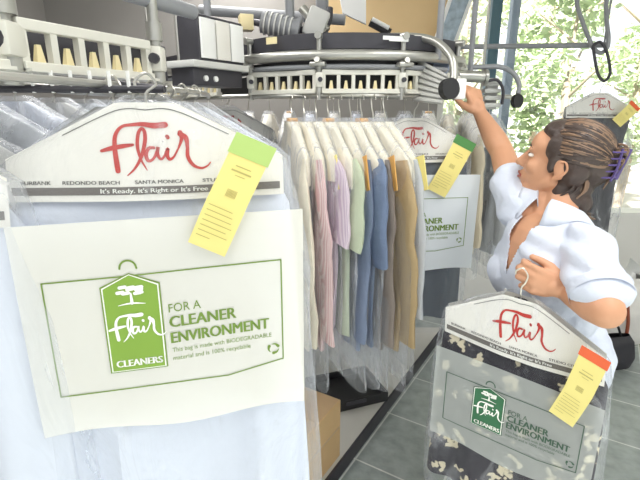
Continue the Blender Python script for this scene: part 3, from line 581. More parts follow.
qi = [PY(455, -8, 3.295), PY(470, -3, 3.295), PY(452, 46, 3.295), PY(436, 46, 3.295)]; m = MB(); m.add(qi, [(0, 1, 2, 3)]); m.build('photo', 'picture', pb_, p0_, smooth=False)
m = MB(); a_ = PY(463, -8, 3.31); m.tube([a_, V((a_.x, a_.y, CEIL))], .006, 8); m.build('hanging_wire', 'grey', pb_, p0_)
# rods
hr = MB(); hr.tube([PY(452, 47, 3.2), PY(606, 45, 3.05)], .016, 12); a_ = PY(470, 46.5, 3.18); b_ = PY(604, 45, 3.055); hr.tube([a_, V((a_.x, a_.y, CEIL))], .006, 8); hr.tube([b_, V((b_.x, b_.y, CEIL))], .006, 8)
hr.tube([PY(452, 47, 3.2), PY(452, 47, 3.2)+V((0, .08, 0))], .016, 12)
hr_o = hr.build('hanging_rod', 'grey'); tag(hr_o, 'long grey pipe hung level across the front of the window', 'rod')
def loopmesh(pa, pb, w_, r):
    pa, pb = V(pa), V(pb); d = (pb-pa); L_ = d.length; d.normalize(); s = V((1, 0, 0)); s = (s-s.dot(d)*d).normalized(); pts = []
    for i in range(13): a = math.pi*i/12; pts.append(pb - d*w_/2 + s*math.cos(a)*w_/2 + d*math.sin(a)*w_/2)
    for i in range(13): a = math.pi+math.pi*i/12; pts.append(pa + d*w_/2 + s*math.cos(a)*w_/2 + d*math.sin(a)*w_/2)
    m = MB(); m.tube(pts, r, 8, closed=True); return m
l0 = PY(592, 10, 3.02); hl = thing('hanging_loop', 'long grey wire loops hanging one below another before the window', 'hanging loop', V((l0.x, l0.y, CEIL)))
ho = V((l0.x, l0.y, CEIL))
lp = lambda px, py: PY(px, py, 3.02)
t0_, t1_ = lp(577, 6), lp(606, 6)
m = MB(); m.tube([V((t0_.x-.09, 3.02, CEIL))]+bez([t0_, lp(584, 26), lp(590, 41), lp(594, 49), lp(601, 53), lp(607, 48), lp(608.5, 38), lp(607, 24), t1_], 5)+[V((t1_.x-.03, 3.02, CEIL))], .0125, 10); m.build('upper_loop', 'grey', hl, ho)
lq = lambda px, py: PY(px, py, 3.0)
m = MB(); m.tube(bez([lq(593, 46), lq(595, 60), lq(598, 74), lq(604, 81), lq(610, 74), lq(609, 62), lq(606, 50), lq(600, 42), lq(593, 46)], 5)[:-1], .009, 8, closed=True); m.build('lower_loop', 'dark', hl, ho)
# storage rods behind
def rod(name, label, a, b, r=.012):
    m = MB(); a, b = V(a), V(b); m.tube([a, b], r, 10)
    for t in (.08, .92): p = a.lerp(b, t); m.tube([p, V((p.x, p.y, CEIL))], .008, 8)
    return tag(m.build(name, 'steel'), label, 'rod')
rod('hanging_rod', 'steel storage rod beside the left wall behind the front bags', (-.70, .35, 1.735), (-.62, 2.3, 1.735))
rod('hanging_rod', 'steel storage rod crossing behind the curved conveyor head', (-1.15, 2.76, 1.76), (1.12, 2.76, 1.76))
# ================================================================== CAPED BAGS
# front bag
A_, B_ = P(14, 199, .69), P(287, 190, .76); Ud = (B_-A_); Ud.z = 0; Ud.normalize(); mid = (A_+B_)/2
OF = V((mid.x-.002, mid.y, mid.z+.157*.90)); fm = frame_map(OF, Ud, V((0, 0, -.90)), -.158)
caped_bag('hanging_garment_bag', 'large front bagged white garment with red script cape and green printed sheet', None, fm, OF, (1.731-OF.z)/.9, .86, 'white', 'white_garment', panel=(-.183, .210, -.180, -.502, .03), tk=(.160, -.062, .080, -.228, .058, .16), flare=.018)
# bag at the far left edge
OL = P(-165, 112, .60); ul = V((1, .12, 0)).normalized(); lm_ = frame_map(OL, ul, V((0, 0, -1)), -.158)
caped_bag('hanging_garment_bag', 'bagged white garment at the left edge, its cape out of view', None, lm_, OL, 1.748-OL.z, .95, 'white', 'white_garment', film='film2')
# middle bag
OM = P(414, 118, 1.66); um = V((1, .05, 0)).normalized(); mm = frame_map(OM, um, V((0, 0, -1)), -.158)
caped_bag('hanging_garment_bag', 'bagged slate trousers with long yellow ticket behind the tan jacket', None, mm, OM, 1.735-OM.z, .84, 'slate', 'slate_trousers', panel=(-.245, .222, -.20, -.54, .0), sheet='sheetblue', pr=('deep', 'dgreen'), tk=(.172, -.075, .075, -.265, .075, .13), stick='stickerdk', stickname='dark_green_sticker', garw=.222, halfw=.245)
# held bag
A_, B_ = P(449, 327, 1.34), P(603, 380, 1.145); Ud = (B_-A_); print('held width', Ud.length); Ud = Ud.normalized(); mid = (A_+B_)/2
OH = P(521, 297, 1.195); Wd = (mid-OH)/.157; hm = frame_map(OH, Ud, Wd, -.158)
caped_bag('hanging_garment_bag', 'tilted bag of black floral clothing held up by the woman', None, hm, OH, .075, .70, 'floral', 'floral_garment', panel=(-.198, .195, -.185, -.445, -.02), sheet='sheetgrey', pr=('deep', 'deepl'), tk=(.182, -.050, .124, -.250, .060, .10), stick='stickerred', stickname='orange_red_sticker', halfw=.243, garw=.225, film='filmclear')
# far right bag
OR = P(600, 93, 2.96); ur = V((1, -.1, 0)).normalized(); rm = frame_map(OR, ur, V((0, 0, -1)), -.158)
caped_bag('hanging_garment_bag', 'bagged black garment hanging from wire loops by the window', None, rm, OR, .075, 1.0, 'blackcloth', 'black_garment', tk=(.19, -.075, .09, -.19, .075, .14), stick='stickerred', stickname='orange_red_sticker', film='filmthin', garw=.20)
# small caped bag behind the front ticket
OS = P(226, 108, 1.98); us = V((1, .35, 0)).normalized(); sm_ = frame_map(OS, us, V((0, 0, -1)), -.158)
caped_bag('hanging_garment_bag', 'small white caped bag half hidden behind the front yellow ticket', None, sm_, OS, 1.735-OS.z, .85, 'white', 'white_garment', film='film2')
# ================================================================== SHIRT ROW
def shirt(label, x, col, L, sl, yaw, tk=False, group='shirts hanging under the curved conveyor', film=True, cover='cover', name='hanging_shirt', zoff=0.0, yoff=0.0, cat='shirt', wid=1.0, seed=0, thick=1.0):
    dx_ = x-CC.x; y = CC.y-math.sqrt(max(.02, CR*CR-dx_*dx_))+yoff; zr = 1.733
    r = thing(name, label, cat, (x, y, zr+zoff), yaw, group); zn = -.095
    hook(MB(), zn, 0.0).build('hanger_hook', 'wire', r)
    fol = lambda x_, z, s: .006*math.sin(x_*48+seed*2+3*math.sin(z*4+seed))*min(1, max(0, (-z-.16)*4))
    lv = [(zn, .045*wid, .022), (zn-.025, .09*wid, .028*thick), (zn-.11, .205*wid, .030*thick), (zn-.155, .215*wid, .034*thick), (zn-.3, .21*wid, .032*thick), (zn-L, .225*wid, .036*thick)]
    body = loft(MB(), lv, 44, 3.2, fol, 40, True, seed, .007, 11)
    body.build('shirt_body', col, r)
    for s in (-1, 1):
        k = 12; pts = [V((s*(.195+.045*(1-(1-t)**2))*wid, .012*math.sin(t*3+seed)+s*.004, zn-.11-.03*t-(sl)*t)) for t in [i/k for i in range(k+1)]]
        b = MB(); b.tube(pts, [.030+.034*min(1, i/2)-.012*i/k*(1 if sl > .35 else -.6) for i in range(k+1)], 14)
        pv = []
        for j, p in enumerate(b.v): c = pts[min(k, j//14)]; q = noise.noise(V((p.x*14, p.z*10, seed+s)))*.009; pv.append(V((p.x+q, c.y+(p.y-c.y)*.52*thick+q, p.z)))
        b.v = pv; b.build('sleeve', col, r)
    if cover:
        cv = [(zn+.006, .04*wid, .026), (zn-.025, .10*wid, .034*thick), (zn-.11, .222*wid, .040*thick), (zn-.15, .235*wid, .044*thick), (zn-.175-.02*(seed%3), .238*wid, .046*thick)]
        loft(MB(), cv, 40, 4, None, 12, False, seed, .006).build('shoulder_cover', cover, r)
        if seed % 3 == 1: MB().box((0, 0, zn+.010), (.05, .034, .016), bev=.006).build('collar_clip', 'orange', r)
    if film:
        fv = [(zn+.02, .035, .03), (zn-.02, .10*wid, .038*thick), (zn-.11, .235*wid, .048*thick), (zn-.16, .252*wid, .052*thick), (zn-.4, .268*wid, .052*thick), (zn-max(L, sl)-.14, .275*wid, .060*thick)]
        loft(MB(), fv, 44, 4, None, 44, False, seed+9, .009, 9).build('poly_bag', 'filmthin', r)
    if tk:
        t = MB(); t.box((-.235*wid, -.04, zn-.15), (.055, .003, .11), Matrix.Rotation(.3, 3, 'Y')); t.build('yellow_ticket', 'ticket' if tk == 1 else 'orange', r, smooth=False)
    return r
CM = dict(
    creamc=mat('cream_cloth', '#e9e2cf', .85, nscale=10, ndepth=.7), lilac=stripe_mat('lilac_stripe', '#cdb9cc', '#e2d5de', 60), pinks=stripe_mat('pink_stripe', '#d9b3b4', '#ead6d3', 70), greenc=mat('pale_green_cloth', '#c3cdb2', .85, nscale=10, ndepth=.7),
    bluegreyc=mat('blue_grey_cloth', '#79869f', .85, nscale=10, ndepth=.7), denim=mat('denim_blue_cloth', '#6f7f9b', .85, nscale=14, ndepth=.8, var=.15), taupe=mat('taupe_cloth', '#8b8078', .85, nscale=10, ndepth=.7),
    tanc=mat('tan_cloth', '#b8a078', .85, nscale=8, ndepth=.9), greyw=mat('grey_white_cloth', '#c8ccd2', .85, nscale=9, ndepth=.7), steelc=mat('steel_grey_cloth', '#8f969e', .85, nscale=9, ndepth=.7), beige=mat('beige_cloth', '#d8ccb4', .85, nscale=9, ndepth=.7), bluew=mat('bluish_white_cloth', '#d5dae6', .85, nscale=9, ndepth=.7), greycl=mat('pale_grey_cloth', '#b7b7b5', .85, nscale=9, ndepth=.7))
YW = math.radians(90+17)
# local +x points away from the camera, local -x toward it
rowspec = [(-.100, 'creamc', .80, .62, 'cream shirt leftmost of the shirts under the curved conveyor', 0), (-.055, 'pinks', .79, .60, 'pink striped shirt hanging right of the cream shirt', 1), (-.012, 'lilac', .70, .24, 'lilac striped short sleeved shirt beside the pink striped shirt', 0), (.030, 'greenc', .72, .25, 'pale green short sleeved shirt between lilac and blue grey shirts', 2),
    (.070, 'bluegreyc', .78, .58, 'blue grey shirt hanging right of the pale green shirt', 0), (.108, 'denim', .76, .30, 'denim blue shirt between blue grey and taupe shirts', 2), (.146, 'taupe', .78, .60, 'taupe shirt hanging just left of the tan jacket', 0), (.186, 'tanc', .78, .60, 'wrinkled tan jacket hanging right of the taupe shirt', 1), (.228, 'greyw', .74, .50, 'grey white shirt hanging right of the tan jacket', 0)]
for i, (x, c, L, sl, lb, tk) in enumerate(rowspec): shirt(lb, x, CM[c], L, sl, YW-.02+.014*i+(.05 if c == 'tanc' else 0), tk, seed=i+1, cat='jacket' if 'jacket' in lb else 'shirt', wid=.97+.05*math.sin(i*3), thick=.52)
# storage row behind (end-on), and right end near the window
bk = [(-1.02, 'greycl', 'grey'), (-.90, 'bluew', 'bluish white'), (-.78, 'greycl', 'grey'), (-.66, 'bluew', 'bluish'), (-.54, 'greycl', 'grey'), (-.42, 'bluew', 'bluish'), (-.30, 'creamc', 'cream'), (-.18, 'greycl', 'grey'), (-.06, 'bluew', 'bluish'), (.08, 'greycl', 'grey'), (.22, 'bluew', 'bluish'), (.36, 'creamc', 'cream'), (.50, 'greyw', 'grey white'), (.64, 'beige', 'beige'), (.76, 'creamc', 'cream'), (.88, 'beige', 'beige'), (1.0, 'greyw', 'grey white')]
ordn = ['first', 'second', 'third', 'fourth', 'fifth', 'sixth', 'seventh', 'eighth', 'ninth', 'tenth', 'eleventh', 'twelfth', 'thirteenth', 'fourteenth', 'fifteenth', 'sixteenth', 'seventeenth']
for i, (x, c, nm) in enumerate(bk):
    lb = f'{nm} bagged shirt on the back storage rod, {ordn[i]} along from the left wall'
    shirt(lb, x, CM[c], .8, .6, math.radians(90+8*math.sin(i*1.7)), 0, 'shirts on the back storage rod', True, 'paper' if i % 2 else None, seed=i+30)
    o = bpy.data.objects[-1] if False else None
for o in [o for o in COL.objects if o.get('group') == 'shirts on the back storage rod']: o.location.y = 2.76; o.location.z = 1.756
# grey wrapped garments behind the front bag
def wrapped(label, loc, yaw, seed, film='film2', col='greycl'):
    r = thing('hanging_garment_bag', label, 'bagged garment', loc, yaw, 'grey wrapped garments on the left rails'); zn = -.045
    hook(MB(), zn, 0).build('hanger_hook', 'wire', r)
    loft(MB(), [(zn, .03, .012), (zn-.03, .09, .016), (zn-.10, .205, .022), (zn-.3, .22, .026), (zn-.85, .225, .028)], 40, 4, None, 26, True, seed, .006).build('garment', CM[col], r)
    loft(MB(), [(zn+.012, .035, .018), (zn-.03, .10, .026), (zn-.10, .225, .034), (zn-.3, .24, .038), (zn-.9, .245, .04)], 44, 5, None, 30, False, seed+3, .012).build('poly_bag', film, r)
    return r
ya = oyaw-math.pi/2
for i in range(6): p = o0+od*(.175+.062*i)+V((0, 0, -.006)); wrapped(f'grey plastic wrapped garment, {ordn[i]} on the rail behind the large front bag', p+V((-.004*i, .0, 0)), ya*.5+.05*math.sin(i*2), i+60, col=('greycl', 'bluew')[i % 2])
for i in range(8): wrapped(f'grey plastic wrapped garment on the left storage rod, {ordn[i]} behind the left edge bag', (-.692+.041*(.13*i+.40)/1.0*1.0, .75+.14*i, 1.745), -.08+.08*math.sin(i*1.9), i+80, col=('greycl', 'greyw', 'bluew')[i % 3])
# ================================================================== FLOOR ITEMS
bxr = math.atan2(ed.y, ed.x); bo = V((.105, 1.80, .08)); bc = thing('cardboard_box', 'plain cardboard box on the plinth edge below the shirts', 'box', bo-ed*.2+V((-ed.y, ed.x, 0))*.15, bxr)
m = MB(); m.box((0, 0, .155), (.40, .28, .31), bev=.003); m.build('carton', 'box', bc)
m = MB(); m.box((.1, 0, .3115), (.19, .27, .003)); m.box((-.1, 0, .3115), (.19, .27, .003)); m.build('top_flap', 'tape', bc, smooth=False)
m = MB(); m.box((0, -.1405, .17), (.39, .002, .012)); m.build('side_seam', 'tape', bc, smooth=False)
tr = thing('black_tray', 'low black tray on the plinth under the bag hems', 'tray', (.15, 2.30, .08), .35)
m = MB(); m.box((0, 0, .01), (.40, .30, .02), bev=.004)
for sx, sy, dx2, dy2 in ((0, -.145, .40, .012), (0, .145, .40, .012), (-.195, 0, .012, .30), (.195, 0, .012, .30)): m.box((sx, sy, .035), (dx2, dy2, .05), bev=.003)
m.build('tray_body', 'black', tr)
m = MB(); m.box((0, -.155, .045), (.12, .012, .02), bev=.003); m.build('grip', 'dark', tr)
# laundry sack and black bag at right
tp = V((2.30, 3.15, 0)); tt = thing('laundry_sack', 'white plastic laundry sack with red brown strap on the tile floor', 'sack', tp)
m = MB(); loft(m, [(.50, .10, .07), (.42, .17, .12), (.25, .23, .16), (.06, .22, .16), (0.002, .19, .14)], 40, 2.6, None, 24, True, 4, .02, 8); m.build('sack_body', mat('sack_plastic', '#f5f2ee', .4, nscale=9, ndepth=.5, var=.08), tt)
m = MB(); m.tube(bez([(-.10, -.155, .46), (-.09, -.175, .33), (-.07, -.185, .2), (-.06, -.18, .06)]), .012, 8); m.build('strap', 'redbrown', tt)
m = MB(); m.tube([(.0, 0, .49), (.01, 0, .54), (.05, -.01, .59)], [.05, .035, .07], 12); m.build('tied_neck', 'panelw', tt)
bb = thing('handbag', 'black handbag lying on the tiles behind the woman', 'bag', (1.95, 2.74, 0), .2)
m = MB(); loft(m, [(.22, .16, .03), (.18, .19, .07), (.06, .21, .09), (.002, .19, .08)], 32, 3, None, 16, True, 2, .012, 8); m.build('bag_body', 'blackcloth', bb)
m = MB(); m.tube(bez([(-.1, 0, .2), (-.06, .02, .29), (.06, .02, .29), (.1, 0, .2)]), .008, 8); m.build('bag_handle', 'black', bb)
# ================================================================== THE WOMAN
def remeshed(mb, name, m, parent, org, voxel, smooth=4, push=None):
    ob = mb.build('raw', m, None); md = ob.modifiers.new('r', 'REMESH'); md.mode = 'VOXEL'; md.voxel_size = voxel; md.adaptivity = 0
    sm = ob.modifiers.new('s', 'SMOOTH'); sm.factor = .5; sm.iterations = smooth
    dg = bpy.context.evaluated_depsgraph_get(); me = bpy.data.meshes.new_from_object(ob.evaluated_get(dg)); old = ob.data
    bpy.data.objects.remove(ob); bpy.data.meshes.remove(old); me.name = name
    o = V(org); nr = [v.normal.copy() for v in me.vertices]
    for v, n_ in zip(me.vertices, nr):
        if push: v.co = v.co + n_*push(v.co)
        v.co = v.co - o
    if not me.materials: me.materials.append(M[m] if isinstance(m, str) else m)
    for p in me.polygons: p.use_smooth = True
    o2 = bpy.data.objects.new(name, me); COL.objects.link(o2); o2.parent = parent; return o2
H = V((.755, 1.315, .93)); N_ = P(558, 219, 1.32); SL = P(585, 246, 1.20); SR = P(519, 208, 1.41)
EL = P(606, 311, 1.045); WL = P(565, 291, 1.178); ER = P(502, 152, 1.575); WR = P(480, 113, 1.66); HC = P(561, 162, 1.33)
tf = V((-.96, -.27, 0)).normalized(); tl = V((0, 0, 1)).cross(tf)
hf = V((-.80, .55, .24)).normalized(); hl_ = V((0, 0, 1)).cross(hf).normalized(); hu = hf.cross(hl_)
PO = V((H.x, H.y, 0)); per = thing('person', 'woman in pale blouse reaching up to the conveyor while holding a bagged garment', 'person', PO)
hp = lambda f, l, u: HC + hf*f + hl_*l + hu*u
UPZ = V((0, 0, 1))
def hand(mb, Wp, a, b, c, curl, spread=1.0, thumb=(.55, .35, .75)):
    a = a.normalized(); b = (b-b.dot(a)*a).normalized(); c = (c-c.dot(a)*a-c.dot(b)*b).normalized()
    mb.cone(Wp, .023, Wp+a*.03, .025); mb.ell(Wp+a*.055+c*.002, (a, b, c), (.044, .037, .0165))
    mb.cone(Wp+a*.03+b*.022+c*.006, .016, Wp+a*.012+b*.012, .018)
    Ls = [(.040, .024, .019), (.043, .028, .020), (.040, .026, .019), (.032, .020, .017)]
    for i in range(4):
        K = Wp + a*(.088-(.004, 0, .004, .012)[i]) + b*(.030-.0195*i)*spread
        mb.cone(Wp+a*.045+b*(.022-.014*i), .0125, K, .0105)
        ang = 0; p = K; r0 = (.0100, .0103, .0098, .0086)[i]
        for j in range(3):
            ang += curl[j]*(1+.05*i); d = a*math.cos(ang)+c*math.sin(ang)+b*(.05-.03*i)*(j == 0); q = p+d.normalized()*Ls[i][j]; mb.cone(p, r0-.0009*j, q, r0-.0009*(j+1)-.0006); p = q
    t0 = Wp+a*.022+b*.026+c*.006; d = (a*thumb[0]+b*thumb[1]+c*thumb[2]).normalized(); t1 = t0+d*.038; t2 = t1+(d+a*.5-b*.25).normalized()*.030; t3 = t2+(d*.6+a*.8-b*.2).normalized()*.022
    mb.cone(t0, .0155, t1, .0125); mb.cone(t1, .0125, t2, .0105); mb.cone(t2, .0105, t3, .0082)
b = MB()
# torso, legs
for s in (-1, 1):
    hip = H + tl*(.088*s) - UPZ*.02; kn = V((hip.x, hip.y, .49)) + tf*.015 + tl*(.01*s); an = V((hip.x, hip.y, .085)) - tf*.02 + tl*(.015*s)
    b.chain([hip, kn, an], [.086, .056, .037]); b.cone(kn-UPZ*.12-tf*.012, .054, kn-UPZ*.02, .050); b.cone(an-UPZ*.045, .034, an-UPZ*.05+tf*.13, .026)
b.ell(H+UPZ*.0, (tf, tl, UPZ), (.115, .165, .12)); b.ell(H+UPZ*.16+tf*.0, (tf, tl, UPZ), (.105, .135, .14))
ch = (SL+SR)/2 - UPZ*.13 + tf*.005; b.ell(ch, (tf, tl, UPZ), (.112, .145, .17)); b.ell((ch+H)/2+UPZ*.05, (tf, tl, UPZ), (.11, .138, .16))
for s in (-1, 1): b.ell(ch+tf*.065+tl*.062*s-UPZ*.03, (tf, tl, UPZ), (.055, .055, .06))
b.chain([SL, N_-UPZ*.045, SR], [.054, .052, .054]); b.chain([N_-UPZ*.05, N_+UPZ*.02, hp(-.035, 0, -.05)], [.060, .050, .050])
# arms
b.chain([SL, SL.lerp(EL, .55), EL], [.056, .047, .041]); b.chain([EL, EL.lerp(WL, .3), EL.lerp(WL, .75), WL], [.041, .0425, .032, .0245])
b.chain([SR, SR.lerp(ER, .5), ER], [.054, .047, .039]); b.chain([ER, ER.lerp(WR, .3), ER.lerp(WR, .75), WR], [.039, .040, .030, .024])
hand(b, WL, V((-.92, .12, .30)), V((.25, 0, 1)), V((.1, 1, 0)), (.55, 1.25, .8), thumb=(.8, .5, .35))
hand(b, WR, V((-.34, .18, .9)), V((-.8, -.5, -.2)), V((-.35, .9, .2)), (.75, .8, .5), thumb=(.7, .35, .55))
# head
ax = (hf, hl_, hu)
b.ell(hp(-.012, 0, .030), ax, (.096, .076, .088)); b.ell(hp(.030, 0, -.03), ax, (.062, .062, .078)); b.ell(hp(.062, 0, .035), ax, (.035, .056, .045))
for s in (-1, 1):
    b.cone(hp(-.005, .056*s, -.055), .020, hp(.058, .018*s, -.098), .018); b.ell(hp(.058, .036*s, -.03), ax, (.028, .026, .026)); b.ell(hp(.083, .026*s, .018), ax, (.012, .022, .008))
    b.ell(hp(-.012, .077*s, -.012), (hf*.95-hu*.3, hl_*.9-hf*.4, hu*.95+hf*.3), (.017, .008, .031)); b.cone(hp(-.008, .074*s, -.038), .008, hp(-.004, .073*s, -.044), .007)
    b.ell(hp(.098, .010*s, -.036), ax, (.011, .009, .008))
b.cone(hp(.018, 0, -.085), .040, N_+tf*.030-UPZ*.04, .046); b.ell(hp(.066, 0, -.098), ax, (.024, .022, .020)); b.cone(hp(.062, 0, -.095), .026, hp(.0, 0, -.088), .036)
b.chain([hp(.086, 0, .014), hp(.104, 0, -.018), hp(.112, 0, -.033)], [.0085, .0095, .0105])
b.ell(hp(.086, 0, -.060), ax, (.014, .026, .009)); b.ell(hp(.084, 0, -.074), ax, (.013, .023, .009)); b.ell(hp(.074, 0, -.065), ax, (.016, .036, .022))
body = remeshed(b, 'body', 'skin', per, PO, .0042, 3)
for s in (-1, 1):
    e_ = MB(); e_.ell(hp(.0795, .031*s, .000), ax, (.0095, .0135, .0062)); eo_ = e_.build('eye', 'eye', per, PO)
    e_ = MB(); e_.ell(hp(.0868, .030*s, .001), ax, (.0035, .0050, .0050)); e_.build('iris', 'iris', eo_, PO)
    e_ = MB(); e_.tube(bez([hp(.090, .012*s, .020), hp(.093, .028*s, .028), hp(.080, .046*s, .020)]), [.002]*6+[.003]*6+[.0015], 6); e_.build('eyebrow', 'hair', per, PO)
l_ = MB(); l_.tube(bez([hp(.088, -.022, -.066), hp(.1005, 0, -.061), hp(.088, .022, -.066)]), .0036, 8); l_.tube(bez([hp(.086, -.02, -.068), hp(.097, 0, -.0745), hp(.086, .02, -.068)]), .0044, 8); l_.build('lips', 'lip', per, PO)
ec = MB(); ec.tube(bez([hp(-.004, .086, .010), hp(-.020, .087, .012), hp(-.030, .085, -.008), hp(-.020, .084, -.030), hp(-.008, .082, -.040)]), .0032, 8); ec.v = [p for p in ec.v]; ec.build('ear_rim', 'skin', per, PO)
# hair
h = MB(); h.ell(hp(-.028, 0, .040), ax, (.098, .086, .084)); h.ell(hp(.022, 0, .080), ax, (.055, .066, .040)); h.ell(hp(-.085, 0, .015), ax, (.052, .062, .062))
for s in (-1, 1): h.ell(hp(.012, .066*s, .042), ax, (.034, .022, .040)); h.ell(hp(-.045, .060*s, -.005), ax, (.045, .028, .050)); h.ell(hp(.012, .070*s, .0), (hf, hl_, hu), (.014, .010, .032))
h.ell(hp(-.070, .0, -.055), ax, (.040, .060, .045)); h.ell(hp(-.058, .045, -.090), ax, (.042, .032, .040)); h.ell(hp(-.034, .055, -.072), ax, (.026, .022, .034)); h.ell(hp(-.095, .02, -.095), ax, (.030, .036, .036)); h.ell(hp(-.112, .0, .050), ax, (.032, .036, .034))
hair = remeshed(h, 'hair', 'hair', per, PO, .005, 4, push=lambda c: .003*noise.noise(c*38))
st = MB(); rg = random.Random(4)
def shell(d, k=1.0): # point of the hair shell along direction d
    q = 1/math.sqrt((d.x/.101)**2+(d.y/.090)**2+(d.z/.088)**2); return d*q*k+V((-.026, 0, .040))
for i in range(360):
    a = rg.uniform(-1, 1)*math.radians(108); d0 = V((.18+.52*math.cos(a)+rg.uniform(-.35, .22), math.sin(a), max(-.18, .82*math.cos(a)-.04)+rg.uniform(-.1, .1))).normalized(); d1 = V((-1, .12*math.sin(a)+rg.uniform(-.06, .06), .02+rg.uniform(-.15, .15))).normalized()
    pts = []; rad = []; w1 = rg.uniform(0, 6)
    for j in range(13):
        t = j/12; d = d0.lerp(d1, t); d = d.normalized() if d.length > .05 else V((0, 0, 1)); q = shell(d, 1.005+.022*math.sin(w1+t*5)*math.sin(math.pi*t)); pts.append(hp(*q)); rad.append(.0034*(.35+math.sin(math.pi*min(1, t+.12))))
    st.tube(pts, rad, 5, 1 if rg.random() < .38 else 0)
for i in range(70):
    l0 = rg.uniform(-.055, .068); f0 = -.035-.05*rg.random(); c1 = rg.uniform(-.03, .03); e1_ = rg.uniform(.0, .035)
    pts = bez([hp(f0, l0, -.01), hp(f0-.012, l0*1.12, -.05), hp(f0+c1*.5, l0*1.1+.004, -.09), hp(f0+c1-.012, l0*1.05, -.118-e1_*.5), hp(f0+c1-.03-e1_, l0, -.112-e1_)], 4)
    st.tube(pts, [.0042*(1-.6*k/16) for k in range(17)], 5, 1 if rg.random() < .5 else 0)
hb = lambda f, l, u: hp(f+.020, l*.9, u+.026)
for i in range(46):
    a = rg.uniform(0, 6.28); rr = rg.uniform(.012, .034); pts = bez([hb(-.108, rr*.7*math.cos(a), .02+rr*.7*math.sin(a)), hb(-.142, rr*math.cos(a), .034+rr*math.sin(a)), hb(-.166, rr*.8*math.cos(a+.4), .03+rr*.8*math.sin(a+.4)), hb(-.160, rr*.6*math.cos(a+1), .0-.02*rg.random()), hb(-.150, rr*.5*math.cos(a+1), -.035-.03*rg.random())], 4)
    st.tube(pts, [.004*(1-.5*k/16) for k in range(17)], 5, 1 if rg.random() < .55 else 0)
st.build('hair_strand_layer', ['hair', 'hairlite'], hair, PO)
cl = MB()
for s in (-1, 1):
    for k in range(5):
        u0 = -.03+.018*k; cl.tube(bez([hb(-.165, .004*s, u0+.008), hb(-.160, .030*s, u0+.006), hb(-.138, .048*s, u0), hb(-.115, .046*s, u0-.004)], 4), .0026, 6)
    cl.tube(bez([hb(-.158, .034*s, -.035), hb(-.160, .036*s, .0), hb(-.152, .036*s, .055)], 4), .0038, 6)
cl.tube([hb(-.166, 0, -.030), hb(-.168, 0, .058)], .007, 8); cl.build('hair_clip', 'purple', per, PO)
# blouse
bl = MB(); bl.ell(ch, (tf, tl, UPZ), (.120, .156, .185)); bl.ell((ch+H)/2+UPZ*.05, (tf, tl, UPZ), (.126, .156, .18)); bl.ell(H+UPZ*.05, (tf, tl, UPZ), (.132, .180, .14))
bl.ell(H+UPZ*.0, (tf, tl, UPZ), (.146, .196, .13))
for s in (-1, 1): bl.ell(ch+tf*.068+tl*.062*s-UPZ*.03, (tf, tl, UPZ), (.058, .062, .07)); bl.ell(H+tl*.07*s, (tf, tl, UPZ), (.12, .11, .1))
bl.chain([SL-UPZ*.002, N_-UPZ*.055-tf*.008, SR-UPZ*.002], [.064, .058, .062])
h1 = SL.lerp(EL, .70); bl.chain([SL, SL.lerp(EL, .3), h1], [.064, .066, .067]); bl.tube([SL.lerp(EL, .2), h1, SL.lerp(EL, .80)], [.066, .067, .067], 24)
h2 = SR.lerp(ER, .40); bl.chain([SR, h2], [.066, .062]); bl.tube([SR, SR.lerp(ER, .46)], [.064, .064], 20)
def wr(c):
    q = V((c.x*5, c.y*5, c.z*17)); da_ = (c-SL).length
    return .012*noise.noise(q)+.004*noise.noise(c*24) + (.005*math.sin(c.z*95+c.x*40) if da_ < .16 else 0)
blo = remeshed(bl, 'blouse', 'blouse', per, PO, .0045, 4, push=wr)
from mathutils.bvhtree import BVHTree
BV = BVHTree.FromPolygons([v.co+PO for v in blo.data.vertices], [tuple(p.vertices) for p in blo.data.polygons])
bm = bmesh.new(); bm.from_mesh(blo.data); kill = []
ND = N_-UPZ*.055
for f in bm.faces:
    c = f.calc_center_median()+PO; d = c-ND; ff, ll, uu = d.dot(tf), d.dot(tl), d.z
    vee = ff > .0 and uu > -.10 and abs(ll-.004) < .036*(uu+.10)/.13
    neck = (d - UPZ*d.dot(UPZ)).length < .056 and uu > -.03
    if vee or neck or (uu > .052 and (d - UPZ*d.z).length < .1): kill.append(f)
bmesh.ops.delete(bm, geom=kill, context='FACES'); bm.to_mesh(blo.data); bm.free()
so_ = blo.modifiers.new('thickness', 'SOLIDIFY'); so_.thickness = .003; so_.offset = 0
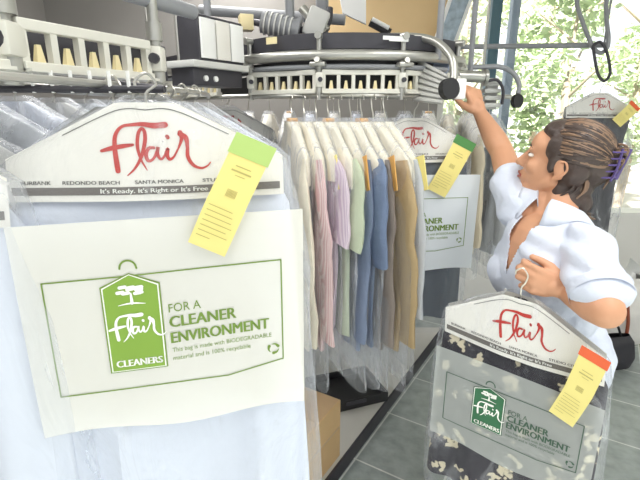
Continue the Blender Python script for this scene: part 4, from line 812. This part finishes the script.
# collar, placket, buttons, cuff
def surf_front(l, u, out=.0):                                   # point on the blouse front from torso coordinates about ND
    best = None
    o = ND+tl*l+UPZ*u; hit = None
    loc = blo.matrix_world
    r_, p_, n2, i_ = blo.ray_cast(o+tf*.5-PO, -tf, distance=.6)
    if r_: return p_+PO+tf*out
    return o+tf*.11
bpy.context.view_layer.update()
co = MB()
for s in (-1, 1):
    def colf(u, v):                                            # stand rises from the neckline, then folds down on the shoulders
        a = u*math.pi*.84; o = (tf*math.cos(math.pi-a)+tl*math.sin(a)*s)
        rad = .057+.010*(v/.35) if v < .35 else .067+(.042+.014*u)*(v-.35)/.65
        q = N_+o*rad - tl*s*.012*u*v
        hit = BV.ray_cast(V((q.x, q.y, N_.z+.12)), V((0, 0, -1)), .35)[0]
        zs = hit.z if hit else N_.z-.03
        zs = max(zs, N_.z-.16) if rad > .05 else zs
        hh = .030*(1-((v-.35)/.35)**2) if v < .35 else .030*(1-(v-.35)/.65)**1.1
        zn_ = BV.ray_cast(V(((N_+o*.067).x, (N_+o*.067).y, N_.z+.12)), V((0, 0, -1)), .35)[0]; zi = zn_.z if zn_ else zs
        z = (zi if v < .35 else zs+(zi-zs)*(1-(v-.35)/.65)*.5)+hh+.005
        return V((q.x, q.y, z))
    co.grid(24, 9, colf)
coo = co.build('collar', 'blouse', per, PO); so2 = coo.modifiers.new('t', 'SOLIDIFY'); so2.thickness = .003
pk = MB(); pts = [surf_front(.004, -.15-.04*i, .003) for i in range(8)]
for i in range(7):
    a_, b_ = pts[i], pts[i+1]; pk.add([a_+tl*.014, a_-tl*.014, b_-tl*.014, b_+tl*.014], [(0, 1, 2, 3)])
pko = pk.build('placket', 'blouse', per, PO)
for i in (0, 2, 4, 6): d_ = MB(); d_.disc(pts[i]+tf*.003, tf, .0055, .003, 14); d_.build('button', 'panelw', per, PO)
cf = MB(); q0, q1 = SL.lerp(EL, .70), SL.lerp(EL, .815); cf.tube([q0, q1], [.0700, .0700], 28, caps=False); cfo = cf.build('sleeve_cuff', 'blouse', per, PO)
# trousers and shoes
t = MB(); t.ell(H+UPZ*.035, (tf, tl, UPZ), (.128, .176, .16))
for s in (-1, 1):
    hip = H + tl*(.090*s) - UPZ*.02; kn = V((hip.x, hip.y, .49)) + tf*.015 + tl*(.01*s); an = V((hip.x, hip.y, .10)) - tf*.02 + tl*(.015*s); t.chain([hip, kn, an], [.098, .074, .068])
remeshed(t, 'trousers', 'trousers', per, PO, .007, 3, push=lambda c: .004*noise.noise(c*14))
for s in (-1, 1):
    hip = H + tl*(.088*s); an = V((hip.x, hip.y, .045)) - tf*.02 + tl*(.015*s); sh_ = MB(); sh_.cone(an-tf*.03, .044, an+tf*.04, .044); sh_.cone(an+tf*.03-UPZ*.006, .040, an+tf*.15-UPZ*.012, .034)
    for i, v_ in enumerate(sh_.v): sh_.v[i] = V((v_.x, v_.y, max(v_.z, .002)))
    sh_.build('shoe', 'shoe', per, PO)
